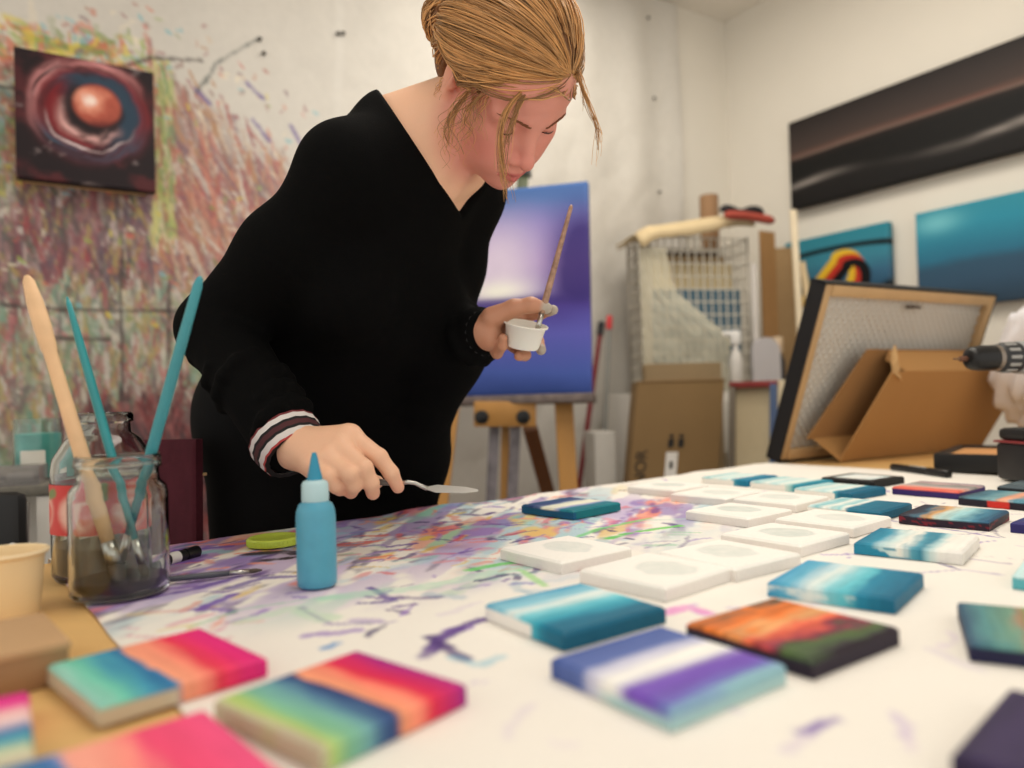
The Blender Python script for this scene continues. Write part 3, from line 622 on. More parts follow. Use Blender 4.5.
canvas('magenta and blue mini canvas cut off by the left edge', -0.305, 0.378, -56, stripes('x', [(0, (214, 40, 130)), (0.22, (230, 70, 150)), (0.36, (246, 200, 196)), (0.50, (226, 200, 206)), (0.58, (80, 120, 176)), (0.74, (80, 160, 176)), (0.88, (190, 206, 170)), (1, (220, 206, 180))], 0.05, 2, 0.08, 22), z=TABLE_Z + 0.002)
canvas('dark teal mini canvas with a cream stripe, alone near the palette knife', 0.083, 1.129, -47, stripes('x', [(0, (24, 84, 120)), (0.22, (40, 60, 110)), (0.34, (90, 110, 150)), (0.42, (226, 226, 206)), (0.62, (232, 230, 210)), (0.72, (140, 150, 190)), (0.80, (36, 120, 140)), (1, (20, 116, 126))], 0.07, 3, 0.12, 23), lambda lx, ly, d, c: np.where((ly < 0.05)[..., None], lin((24, 90, 126)), lin((18, 116, 122))), sc=1.05, z=CLOTH_TOP + 0.0012)
# ================================================================== THE PERSON (implicit surfaces, one continuous skin)
class Field:
    def __init__(self, lo, hi, h):
        self.lo = np.asarray(lo, float); self.h = h
        self.n = np.ceil((np.asarray(hi) - self.lo) / h).astype(int) + 1
        self.F = np.full(self.n, 1.0, np.float32)
    def _win(self, lo, hi):
        i0 = np.maximum(np.floor((np.asarray(lo) - self.lo) / self.h).astype(int), 0)
        i1 = np.minimum(np.ceil((np.asarray(hi) - self.lo) / self.h).astype(int) + 1, self.n)
        if np.any(i1 <= i0): return None
        ax = [(self.lo[k] + self.h * np.arange(i0[k], i1[k])).astype(np.float32) for k in range(3)]
        X, Y, Z = ax[0][:, None, None], ax[1][None, :, None], ax[2][None, None, :]
        return tuple(slice(a, b) for a, b in zip(i0, i1)), X, Y, Z
    def put(self, fn, lo, hi, k, cut=False):
        pad = k * 1.2 + 3 * self.h
        w = self._win(np.asarray(lo) - pad, np.asarray(hi) + pad)
        if w is None: return
        sl, X, Y, Z = w; D = fn(X, Y, Z).astype(np.float32); A = self.F[sl]
        if cut: D = -D; A = -A; B = D; A, B = A, -D; 
        if cut:                                             # smooth maximum of A0 and -D
            A0 = self.F[sl]; B = -fn(X, Y, Z).astype(np.float32)
            if k > 0: hh = np.clip(0.5 - 0.5 * (B - A0) / k, 0, 1); self.F[sl] = B * (1 - hh) + A0 * hh + k * hh * (1 - hh)
            else: self.F[sl] = np.maximum(A0, B)
        else:
            if k > 0: hh = np.clip(0.5 + 0.5 * (D - A) / k, 0, 1); self.F[sl] = D * (1 - hh) + A * hh - k * hh * (1 - hh)
            else: self.F[sl] = np.minimum(A, D)
    def cone(self, a, b, ra, rb, k=0.01, cut=False):
        a = np.asarray(a, float); b = np.asarray(b, float); ba = b - a; L2 = float(ba @ ba) + 1e-12
        def fn(X, Y, Z):
            t = np.clip(((X - a[0]) * ba[0] + (Y - a[1]) * ba[1] + (Z - a[2]) * ba[2]) / L2, 0, 1)
            return np.sqrt((X - a[0] - t * ba[0]) ** 2 + (Y - a[1] - t * ba[1]) ** 2 + (Z - a[2] - t * ba[2]) ** 2) - (ra + (rb - ra) * t)
        self.put(fn, np.minimum(a - ra, b - rb), np.maximum(a + ra, b + rb), k, cut)
    def ball(self, c, r, k=0.01, cut=False): self.cone(c, np.asarray(c) + 1e-6, r, r, k, cut)
    def ell(self, c, r, R, k=0.01, cut=False):
        c = np.asarray(c, float); r = np.asarray(r, float); R = np.asarray(R, float)
        def fn(X, Y, Z):
            x, y, z = X - c[0], Y - c[1], Z - c[2]; k0 = 0; k1 = 0
            for i in range(3):
                q = x * R[i, 0] + y * R[i, 1] + z * R[i, 2]; k0 = k0 + (q / r[i]) ** 2; k1 = k1 + (q / r[i] ** 2) ** 2
            k0 = np.sqrt(k0); return k0 * (k0 - 1) / (np.sqrt(k1) + 1e-9)
        e = np.sqrt(((R * r[:, None]) ** 2).sum(0))
        self.put(fn, c - e, c + e, k, cut)
    def chain(self, pts, rs, k=0.008):
        for i in range(len(pts) - 1): self.cone(pts[i], pts[i + 1], rs[i], rs[i + 1], k)
    def mesh(self):
        F = self.F; S = F < 0
        c = np.zeros(np.array(S.shape) - 1, np.uint8)
        for a in (0, 1):
            for b in (0, 1):
                for d in (0, 1): c += S[a:S.shape[0] - 1 + a, b:S.shape[1] - 1 + b, d:S.shape[2] - 1 + d]
        idx = np.argwhere((c > 0) & (c < 8)); cid = np.full(c.shape, -1, np.int32); cid[tuple(idx.T)] = np.arange(len(idx))
        pos = np.zeros((len(idx), 3)); cnt = np.zeros(len(idx))
        for ax in range(3):
            o = [a for a in range(3) if a != ax]
            for b in (0, 1):
                for d in (0, 1):
                    p0 = idx.copy(); p0[:, o[0]] += b; p0[:, o[1]] += d; p1 = p0.copy(); p1[:, ax] += 1
                    v0 = F[tuple(p0.T)]; v1 = F[tuple(p1.T)]; m_ = (v0 < 0) != (v1 < 0)
                    t = np.where(m_, v0 / np.where(v0 == v1, 1, v0 - v1), 0)
                    q = (p0 - idx).astype(float); q[:, ax] += t
                    pos += q * m_[:, None]; cnt += m_
        V = self.lo + self.h * (idx + pos / cnt[:, None])
        faces = []
        for ax in range(3):
            b, d = (ax + 1) % 3, (ax + 2) % 3
            s0 = [slice(1, -1)] * 3; s1 = [slice(1, -1)] * 3
            s0[ax] = slice(0, -1); s1[ax] = slice(1, None)
            A = S[tuple(s0)]; B = S[tuple(s1)]
            e = np.argwhere(A != B); off = np.ones(3, int); off[ax] = 0; e = e + off
            q = []
            for db, dd in ((0, 0), (1, 0), (1, 1), (0, 1)):
                p = e.copy(); p[:, b] -= db; p[:, d] -= dd; q.append(cid[tuple(p.T)])
            q = np.stack(q, 1); inside = S[tuple(e.T)]
            q[~inside] = q[~inside][:, ::-1]
            faces.append(q[:, ::1])
        Fq = np.concatenate(faces); Fq = Fq[(Fq >= 0).all(1)]
        return V, Fq

# ---- pose: joints
Hc = P(505, 82, 0.965)                                       # middle of the head
pitch = math.radians(62); tilt = math.radians(-23)
Fh = np.array([math.sin(math.radians(52)), -math.cos(math.radians(52)), 0]); Fh = unit(Fh)
Lh = np.array([-Fh[1], Fh[0], 0.0])
HF = Fh * math.cos(pitch) - EZ * math.sin(pitch); HU = Fh * math.sin(pitch) + EZ * math.cos(pitch); HL = Lh
HL, HU = HL * math.cos(tilt) - HU * math.sin(tilt), HU * math.cos(tilt) + HL * math.sin(tilt)
HR = np.array([HF, HL, HU])                                 # rows: forward, her left, up
def hd(f, l, u): return Hc + HF * f + HL * l + HU * u
Ft = unit([0.788, -0.615, 0]); Lt = np.array([-Ft[1], Ft[0], 0.0])
lean = math.radians(44)
TU = Ft * math.sin(lean) + EZ * math.cos(lean); TN = Ft * math.cos(lean) - EZ * math.sin(lean)
TR = np.array([TN, Lt, TU])
S = P(410, 172, 1.05)
def td(n, l, u): return S + TN * n + Lt * l + TU * u
Nb = P(432, 138, 1.03)
shR = P(353, 172, 0.965); shL = P(466, 190, 1.15)
elR = P(217, 328, 1.03); wrR = P(290, 446, 0.92)
elL = P(432, 340, 1.23); wrL = P(484, 333, 1.085)
PEL = np.array([-0.352, 1.275, 0.90])

def torso(B, o, arms=True):
    """shared body volumes, o = how far outside the skin"""
    B.ell(td(0.005, 0, -0.15), (0.098 + o, 0.138 + o, 0.19 + o), TR, 0.03)
    B.cone(td(-0.01, 0.0, 0.0), td(-0.012, -0.100, -0.025), 0.062 + o, 0.046 + o, 0.05)
    B.cone(td(-0.01, 0.0, 0.0), td(-0.012, 0.115, -0.018), 0.062 + o, 0.050 + o, 0.05)
    B.cone(Nb, shR, 0.040 + o, 0.046 + o, 0.04); B.cone(Nb, shL, 0.040 + o, 0.046 + o, 0.04)
    B.cone(P(390, 126, 1.03), P(446, 118, 1.00), 0.040 + o, 0.044 + o, 0.03)
    B.ell(td(0.075, -0.07, -0.165), (0.062 + o, 0.062 + o, 0.068 + o), TR, 0.03); B.ell(td(0.075, 0.07, -0.165), (0.062 + o, 0.062 + o, 0.068 + o), TR, 0.03)
    mid = (td(0, 0, -0.25) + PEL) / 2 - Ft * 0.01
    B.cone(td(0, 0, -0.22), mid, 0.112 + o, 0.110 + o, 0.04); B.cone(mid, PEL, 0.110 + o, 0.125 + o, 0.04)

BODY = Field((-0.52, 0.76, 0.785), (0.13, 1.42, 1.475), 0.0019)
torso(BODY, 0.0)
BODY.cone(PEL - Lt * 0.06, PEL + Lt * 0.06, 0.11, 0.11, 0.03)
# collar bones and throat hollow
for sgn, sh in ((-1, shR), (1, shL)):
    BODY.cone(td(0.062, 0.014 * sgn, 0.012), td(0.045, 0.085 * sgn, 0.035), 0.009, 0.008, 0.016)
BODY.ball(td(0.088, 0, 0.024), 0.014, 0.02, cut=True)
# neck
BODY.cone(Nb + TN * 0.008, hd(-0.022, 0, -0.055), 0.056, 0.052, 0.035)
for sgn in (-1, 1): BODY.cone(td(0.060, 0.012 * sgn, 0.016), hd(-0.022, 0.050 * sgn, -0.030), 0.010, 0.012, 0.022)
# skull and face
BODY.ell(hd(-0.012, 0, 0.030), (0.094, 0.073, 0.080), HR, 0.02)
BODY.ell(hd(0.030, 0, -0.030), (0.060, 0.057, 0.072), HR, 0.025)
BODY.ell(hd(0.046, 0, 0.042), (0.043, 0.056, 0.042), HR, 0.02)
for sgn in (-1, 1):
    BODY.cone(hd(0.000, 0.052 * sgn, -0.055), hd(0.068, 0.012 * sgn, -0.092), 0.015, 0.013, 0.022)
    BODY.ball(hd(0.054, 0.041 * sgn, -0.026), 0.020, 0.022)
    BODY.ball(hd(0.060, 0.028 * sgn, -0.058), 0.022, 0.024)
    BODY.cone(hd(0.0815, 0.012 * sgn, 0.017), hd(0.066, 0.046 * sgn, 0.013), 0.008, 0.007, 0.014)
BODY.ball(hd(0.079, 0, -0.093), 0.0135, 0.018)
BODY.ell(hd(0.070, 0, -0.062), (0.025, 0.028, 0.028), HR, 0.018)
EYE = [hd(0.0665, -0.0315, -0.003), hd(0.0665, 0.0315, -0.003)]
for e in EYE: BODY.ball(e + HF * 0.022, 0.0135, 0.014, cut=True)
for e in EYE: BODY.ball(e, 0.0138, 0.005)
for sgn, e in zip((-1, 1), EYE):                            # lid opening, low because she looks down
    a = e + HF * 0.0125 - HL * 0.010 - HU * 0.0055; b = e + HF * 0.0138 - HU * 0.0068; c = e + HF * 0.0115 + HL * 0.010 - HU * 0.0055
    BODY.cone(a, b, 0.0016, 0.0026, 0.001, cut=True); BODY.cone(b, c, 0.0026, 0.0016, 0.001, cut=True)
# nose
BODY.cone(hd(0.079, 0, 0.008), hd(0.102, 0, -0.030), 0.0075, 0.0085, 0.013)
BODY.ball(hd(0.105, 0, -0.036), 0.0092, 0.008)
for sgn in (-1, 1):
    BODY.ball(hd(0.0945, 0.0120 * sgn, -0.0405), 0.0072, 0.007)
    BODY.ell(hd(0.1005, 0.0062 * sgn, -0.0475), (0.0045, 0.0030, 0.0035), HR, 0.003, cut=True)
# mouth
for sgn in (-1, 1):
    BODY.cone(hd(0.0955, 0.003 * sgn, -0.0625), hd(0.0845, 0.021 * sgn, -0.0665), 0.0052, 0.0030, 0.006)
    BODY.cone(hd(0.0935, 0.000, -0.0725), hd(0.0845, 0.018 * sgn, -0.0685), 0.0062, 0.0032, 0.006)
    BODY.cone(hd(0.1010, 0.0, -0.0676), hd(0.0890, 0.022 * sgn, -0.0676), 0.0016, 0.0012, 0.003, cut=True)
# ears
for sgn in (-1, 1):
    ER = np.array([unit(HF * 0.9 + HL * 0.35 * sgn), unit(HL * sgn * 0.9 - HF * 0.35), HU])
    BODY.ell(hd(-0.016, 0.072 * sgn, -0.002), (0.017, 0.0075, 0.030), ER, 0.006)
    BODY.ball(hd(-0.008, 0.071 * sgn, -0.028), 0.008, 0.008)
    BODY.ell(hd(-0.014, 0.080 * sgn, 0.002), (0.010, 0.006, 0.020), ER, 0.005, cut=True)
    BODY.ball(hd(-0.003, 0.073 * sgn, -0.008), 0.0055, 0.005)
# arms
for sh, el, wr_ in ((shR, elR, wrR), (shL, elL, wrL)):
    BODY.cone(sh, el, 0.044, 0.036, 0.02); m_ = el + (wr_ - el) * 0.35
    BODY.cone(el, m_, 0.036, 0.037, 0.015); BODY.cone(m_, wr_, 0.037, 0.025, 0.015)
# right hand: palm down over the knife, four fingers bent over it
def px3(*q): return P(q[0], q[1], q[2])
mcps = [px3(351, 437, .882), px3(342, 450, .868), px3(330, 461, .858), px3(315, 467, .855)]
fing = [[mcps[0], px3(379, 457, .868), px3(391, 473, .870), px3(398, 487, .878)],
        [mcps[1], px3(364, 468, .848), px3(371, 483, .853), px3(373, 493, .862)],
        [mcps[2], px3(349, 474, .838), px3(354, 485, .846), px3(351, 492, .858)],
        [mcps[3], px3(328, 477, .838), px3(336, 486, .843), px3(340, 490, .852)]]
frad = [(.0125, .0098, .0088, .0075), (.0125, .0100, .0090, .0080), (.0120, .0096, .0088, .0080), (.0115, .0090, .0080, .0072)]
wr2 = px3(296, 447, .912)
BODY.cone(wrR, wr2, 0.025, 0.024, 0.012)
for mc, r in zip(mcps, (.0165, .0165, .016, .0155)): BODY.cone(wr2 + (mc - wr2) * 0.12, mc - (mc - wr2) * 0.08, 0.0215, r, 0.012)
for f, r in zip(fing, frad): BODY.chain(f, r, 0.004)
for mc in mcps: BODY.ball(mc - np.array([0, 0, -0.002]), 0.0118, 0.008)
BODY.chain([px3(312, 458, .925), px3(332, 468, .928), px3(354, 477, .918), px3(377, 482, .900)], (.019, .0145, .0105, .0080), 0.008)
# left hand: thumb and first finger pinch the brush, the others cradle the cup
pl = [px3(497, 319, 1.085), px3(496, 327, 1.100), px3(494, 335, 1.102), px3(492, 343, 1.092)]
for q, r in zip(pl, (.0145, .0140, .0135, .0120)): BODY.cone(wrL, q, 0.021, r, 0.012)
BODY.ball(px3(491, 338, 1.07), 0.013, 0.014)
BODY.chain([px3(492, 318, 1.065), px3(514, 308, 1.058), px3(531, 305, 1.056), px3(546, 308, 1.058)], (.0165, .0118, .0105, .0085), 0.007)
BODY.chain([pl[0], px3(524, 316, 1.112), px3(541, 313, 1.098), px3(553, 310, 1.078)], (.0120, .0098, .0088, .0075), 0.004)
BODY.chain([pl[1], px3(524, 332, 1.122), px3(538, 341, 1.115), px3(541, 350, 1.092)], (.0120, .0096, .0088, .0076), 0.003)
BODY.chain([pl[2], px3(514, 346, 1.118), px3(525, 355, 1.100), px3(519, 356, 1.076)], (.0115, .0095, .0086, .0074), 0.003)
BODY.chain([pl[3], px3(497, 353, 1.080), px3(502, 346, 1.060), px3(503, 338, 1.052)], (.0110, .0085, .0076, .0065), 0.003)
BV, BF = BODY.mesh()
loc = (BV - Hc) @ HR.T
base = np.tile(lin((232, 184, 152)), (len(BV), 1))
head_m = sstep(0.125, 0.085, np.linalg.norm(loc - np.array([0.065, 0, -0.02]), axis=1))
base = base * (1 - head_m[:, None] * 0.85) + lin((216, 140, 126)) * head_m[:, None] * 0.85  # flushed face, with the shade under the hair darkened into its colour
for sgn in (-1, 1):                                         # flushed cheeks, nose and ears
    base = blend(base, lin((214, 120, 112)), 0.55 * np.exp(-((np.linalg.norm(loc - np.array([0.062, 0.040 * sgn, -0.036]), axis=1)) / 0.026) ** 2))
    base = blend(base, lin((214, 124, 104)), 0.5 * np.exp(-((np.linalg.norm(loc - np.array([-0.012, 0.076 * sgn, 0.0]), axis=1)) / 0.024) ** 2))
base = blend(base, lin((212, 120, 110)), 0.5 * np.exp(-((np.linalg.norm(loc - np.array([0.105, 0, -0.036]), axis=1)) / 0.015) ** 2))
lipm = (np.abs(loc[:, 1]) < 0.0215) * sstep(0.0105, 0.0070, np.abs(loc[:, 2] + 0.0675) + 0.18 * np.abs(loc[:, 1])) * (loc[:, 0] > 0.078)
base = blend(base, lin((184, 84, 84)), lipm * 0.8)
for tipp in [f[-1] for f in fing]: base = blend(base, lin((222, 150, 126)), 0.5 * np.exp(-(np.linalg.norm(BV - tipp, axis=1) / 0.014) ** 2))
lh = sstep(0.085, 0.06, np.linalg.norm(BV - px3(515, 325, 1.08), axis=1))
base = base * (1 - 0.65 * lh[:, None] * (1 - lin((176, 132, 112)))[None, :])  # left hand darker and redder: its shade is painted into the skin
for tipp in (px3(553, 310, 1.075), px3(548, 308, 1.055), px3(541, 352, 1.09)):                       # paint-smeared finger ends
    base = blend(base, lin((170, 168, 156)), 0.8 * sstep(0.016, 0.008, np.linalg.norm(BV - tipp, axis=1)))
PELF = np.array([PEL[0], PEL[1], 0.0])
person = thing('person', 'woman in a black v-neck sweater leaning over the table with a palette knife', 'person', PELF)
skin = pigment_mat('skin', 0.48, 0.05, 500, 0.03, sss=0.12, spec=0.4)
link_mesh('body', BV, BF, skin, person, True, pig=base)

def surf(l, u, f0=0.13):
    for f in np.arange(f0, 0.0, -0.0006):
        q = hd(f, l, u); i = np.round((q - BODY.lo) / BODY.h).astype(int)
        if np.all(i >= 0) and np.all(i < BODY.n) and BODY.F[tuple(i)] < 0.0002: return q
    return hd(0.08, l, u)
# eyes, brows, lashes
for sgn, e in zip((-1, 1), EYE):
    m = MB(); m.ell(e, (0.0128, 0.0128, 0.0128), None, 0, 20, 14)
    ir = unit(HF * 0.80 - HU * 0.55 + HL * 0.05); m.lathe([(0.0058, 0.0114), (0.0052, 0.0121), (0.0024, 0.0128)], e, ir, 16, 1); m.lathe([(0.0024, 0.0126), (0.0, 0.0131)], e, ir, 12, 2)
    m.build('eye', [mat('eye_white', (222, 206, 198), 0.25), mat('iris', (92, 104, 104), 0.3), mat('pupil', (14, 12, 12), 0.2)], person, True)
    pts = [e + HF * f + HL * l + HU * u for f, l, u in ((0.0112, -0.0105, -0.0042), (0.0142, -0.005, -0.0040), (0.0152, 0, -0.0040), (0.0142, 0.005, -0.0040), (0.0112, 0.0105, -0.0042))]
    m = MB(); m.tube(pts, [0.0004, 0.0009, 0.0010, 0.0009, 0.0004], 6); m.build('eyelash', mat('lash', (70, 44, 34), 0.7), person, True)
    m = MB()
    for k in range(60):
        t = k / 59; l = sgn * (0.011 + 0.036 * t); u = 0.0150 + 0.0050 * math.sin(t * 2.3) + random.uniform(-0.0018, 0.0018) * (1.1 - t)
        l2, u2 = l + sgn * 0.006, u + random.uniform(0.0, 0.0028) * (1 - t) - 0.001 * t
        q0, q1 = surf(l, u), surf(l2, u2)
        m.tube([q0 + HF * .0004, (q0 + q1) / 2 + HF * .0012, q1 + HF * .0006], [0.0006, 0.0006, 0.0002], 4, cap=False)
    m.build('eyebrow', mat('brow_hair', (128, 78, 46), 0.7, rand=0.2), person, True)

del BODY
# ---- sweater
SW = Field((-0.62, 0.74, 0.66), (0.12, 1.55, 1.40), 0.0034)
torso(SW, 0.009)
SW.cone(PEL - Lt * 0.060, PEL + Lt * 0.065, 0.126, 0.130, 0.04)
# cloth hanging loose from the chest towards the table edge
h1 = P(446, 350, 1.19); h2 = P(404, 455, 1.27); h3 = h2 + np.array([0.0, 0.0, -0.16]); h2b = P(330, 460, 1.28); h3b = h2b + np.array([0, 0, -0.14])
SW.cone(td(0.06, 0.04, -0.18), h1, 0.075, 0.055, 0.05); SW.cone(h1, h2, 0.055, 0.055, 0.05); SW.cone(h2, h3, 0.055, 0.052, 0.05)
SW.cone(td(0.02, 0.0, -0.22), h2b, 0.10, 0.075, 0.05); SW.cone(h2b, h3b, 0.075, 0.07, 0.05); SW.cone(h2, h2b, 0.055, 0.07, 0.05); SW.cone(h3, h3b, 0.05, 0.065, 0.05); SW.cone(h2, PEL, 0.055, 0.10, 0.05)
for sh, el, wr_, wf in ((shR, elR, wrR, 0.95), (shL, elL, wrL, 0.90)):
    m1 = sh + (el - sh) * 0.5; end = el + (wr_ - el) * wf
    SW.cone(sh, m1, 0.051, 0.054, 0.03); SW.cone(m1, el, 0.054, 0.050, 0.03); SW.cone(el, end, 0.050, 0.040, 0.02)
    ax_ = unit(end - el)
    for t, amp in ((0.08, .006), (0.2, .006), (0.34, .005), (0.5, .005), (0.66, .006), (0.8, .006), (0.93, .006)):    # slack rings of cloth down the forearm
        c = el + (end - el) * t; q = unit(np.cross(ax_, (0.3, 0.5, 0.8))); q2 = np.cross(ax_, q); r = 0.050 - 0.010 * t
        an = random.uniform(0, 6.28); arc = [c + ax_ * (0.012 * math.sin(a + an)) + (q * math.cos(a + an) + q2 * math.sin(a + an)) * r for a in np.linspace(0, 3.4, 7)]
        SW.chain(arc, [amp * 0.4, amp, amp * 1.2, amp * 1.2, amp * 1.1, amp, amp * 0.4], 0.012)
# v neck: everything on the neck side of two planes is open
def hit(B, px, py, lo=0.7, hi=1.4):
    for d in np.arange(lo, hi, 0.003):
        q = P(px, py, d); i = np.round((q - B.lo) / B.h).astype(int)
        if np.all(i >= 0) and np.all(i < B.n) and B.F[tuple(i)] < 0: return q
    return None
Vp = hit(SW, 463, 218, 0.86)
Vp = P(463, 218, 0.96) if Vp is None else Vp
print('VNECK', Vp, 'S', S)
C7 = td(-0.085, 0.0, 0.045)
Rp = P(381, 93, 1.00); Lp = td(-0.0, 0.088, 0.085)
def plane_n(a, b, c, towards):
    n = unit(np.cross(b - a, c - a)); return n if np.dot(n, towards - a) > 0 else -n
nA = plane_n(Vp, C7, Rp, hd(0, 0, 0)); nB = plane_n(Vp, C7, Lp, hd(0, 0, 0))
def wedge(X, Y, Z):
    dA = (X - Vp[0]) * nA[0] + (Y - Vp[1]) * nA[1] + (Z - Vp[2]) * nA[2]
    dB = (X - Vp[0]) * nB[0] + (Y - Vp[1]) * nB[1] + (Z - Vp[2]) * nB[2]
    return np.maximum(-dA, -dB)
SW.put(wedge, np.array([-0.5, 0.74, 0.9]), np.array([0.12, 1.5, 1.4]), 0.004, cut=True)
SV, SF = SW.mesh(); del SW
nn = np.stack([fbm(SV[:, 0] * 14 + SV[:, 2] * 9, SV[:, 1] * 14 - SV[:, 2] * 7, 3) - 0.45], -1)
SV = SV + (SV - np.array([S[0], S[1], S[2]]))[:, :] * 0 + nn * 0.004 * Ft
black_knit = mat('black_knit', (9, 9, 9), 0.9, var=0.15, vscale=60, bump=0.15, bscale=500, spec=0.08)
sweater = link_mesh('sweater', SV, SF, black_knit, person, True)
lab(sweater, 'black v-neck sweater')
# striped cuffs
for wr_, el, f0, nm in ((wrR, elR, 0.925, 'R'), (wrL, elL, 0.86, 'L')):
    a = el + (wr_ - el) * f0; d = unit(wr_ - el)
    x = unit(np.cross(d, (0, 0, 1))); y = np.cross(d, x); m = MB(); seg = 36
    bands = [(0.000, 0.042, 0), (0.006, 0.041, 1), (0.013, 0.040, 2), (0.020, 0.039, 1), (0.027, 0.038, 3), (0.034, 0.0375, 4), (0.037, 0.037, 4), (0.036, 0.033, 4)]
    if nm == 'R': bands = [(0.000, 0.0445, 4), (0.003, 0.0445, 0), (0.010, 0.0440, 1), (0.0135, 0.0435, 2), (0.020, 0.0425, 1), (0.0235, 0.0415, 0), (0.031, 0.0395, 3), (0.0335, 0.0385, 1), (0.0330, 0.0325, 1)]
    else: bands = [(h * 0.8, r - 0.004, 1) for h, r, _ in bands]
    ang = np.arange(seg) * 2 * math.pi / seg
    V = np.concatenate([a + d * h + (r + 0.0006 * np.cos(ang * 18))[:, None] * (np.cos(ang)[:, None] * x + np.sin(ang)[:, None] * y) for h, r, _ in bands])
    for i in range(len(bands) - 1):
        m.add(V[i * seg:(i + 2) * seg], [(j, (j + 1) % seg, seg + (j + 1) % seg, seg + j) for j in range(seg)], bands[i][2])
    cf = m.build('cuff', [mat('rib_white', (214, 208, 204), 0.8), mat('rib_black', (26, 24, 25), 0.85), mat('rib_maroon', (74, 34, 38), 0.8), mat('rib_red', (176, 62, 60), 0.8), mat('rib_wine', (110, 40, 44), 0.8)], person, True)
    if nm == 'R': lab(cf, 'ribbed cuff striped white, black, maroon and red')
# trousers and shoes
TRS = Field((-0.78, 0.90, 0.03), (0.05, 1.62, 1.02), 0.006)
TRS.cone(PEL - Lt * 0.06, PEL + Lt * 0.06, 0.128, 0.128, 0.03)
feet = []
for sgn in (-1, 1):
    hip = PEL + Lt * 0.085 * sgn - EZ * 0.04; kn = hip * np.array([1, 1, 0]) + Lt * 0.02 * sgn + Ft * 0.005 + EZ * 0.47; an = kn * np.array([1, 1, 0]) - Ft * 0.03 + EZ * 0.10
    TRS.cone(hip, kn, 0.088, 0.060, 0.03); TRS.cone(kn, an, 0.060, 0.046, 0.02); feet.append(an)
TV, TF = TRS.mesh(); del TRS
lab(link_mesh('trousers', TV, TF, mat('black_denim', (12, 12, 13), 0.85, var=0.15, vscale=80, spec=0.15), person, True), 'black trousers')
for an in feet:
    f = an * np.array([1, 1, 0]); FS = Field(f - np.array([0.25, 0.25, -0.0]), f + np.array([0.25, 0.25, 0.15]), 0.006)
    FS.cone(f - Ft * 0.03 + EZ * 0.045, f + Ft * 0.15 + EZ * 0.035, 0.042, 0.033, 0.02); FS.cone(f + EZ * 0.05, f + EZ * 0.11, 0.045, 0.045, 0.03)
    FS.put(lambda X, Y, Z: Z - 0.008 + 0 * X + 0 * Y, f - 0.25, f + np.array([0.25, 0.25, 0.02]), 0.0, cut=True)
    V, Fq = FS.mesh(); link_mesh('shoe', V, Fq, mat('shoe_leather', (40, 36, 36), 0.6), person, True)

# ---- hair: a close cap, combed strands to a loose bun, stray wisps
HAIR = Field(Hc - 0.19, Hc + 0.19, 0.003)
HAIR.ell(hd(-0.018, 0, 0.036), (0.101, 0.080, 0.088), HR, 0.01)
HAIR.ell(hd(-0.055, 0, -0.010), (0.058, 0.070, 0.066), HR, 0.02)
BL = np.array([-0.108, -0.034, 0.000])
BUN = hd(*BL)
HAIR.ell(BUN, (0.034, 0.036, 0.034), HR, 0.010)
def face_cut(X, Y, Z):                                      # opens the face, temples and ears
    x, y, z = X - Hc[0], Y - Hc[1], Z - Hc[2]
    f = x * HF[0] + y * HF[1] + z * HF[2]; l = np.abs(x * HL[0] + y * HL[1] + z * HL[2]); u = x * HU[0] + y * HU[1] + z * HU[2]
    d1 = np.maximum(0.040 - f, u - (0.070 - 0.50 * l))         # forehead and face
    d2 = np.maximum(0.012 - f, u - 0.014)                      # below the temples
    d3 = np.maximum(np.maximum(-0.038 - f, u - 0.027), 0.050 - l)   # ears
    d3 = np.maximum(d3, f - 0.03)
    d4 = np.maximum(u + 0.055, -0.075 - f)                     # nape and under the jaw
    d3 = np.minimum(d3, d4)
    return np.minimum(np.minimum(d1, d2), d3)
HAIR.put(face_cut, Hc - 0.17, Hc + 0.17, 0.006, cut=True)
HV, HFq = HAIR.mesh(); del HAIR
hair_m = mat('hair', (184, 136, 84), 0.40, var=0.25, vscale=60, rand=0.55, spec=0.5)
hair_d = mat('hair_under', (112, 72, 40), 0.55, var=0.25, vscale=90, bump=0.3, bscale=300)
hair = link_mesh('hair', HV, HFq, hair_d, person, True)
lab(hair, 'golden brown hair in a loose bun')
R_ = random.Random(5)
hc0 = np.array([-0.018, 0, 0.036]); hrad = np.array([0.103, 0.082, 0.090])
def on_cap(v, lift=1.0): v = np.asarray(v, float); v = v / np.linalg.norm(v / 1.0); q = v / np.linalg.norm(v / hrad); return hc0 + q * lift
bl = np.array([-0.098, -0.030, 0.000])
m = MB()
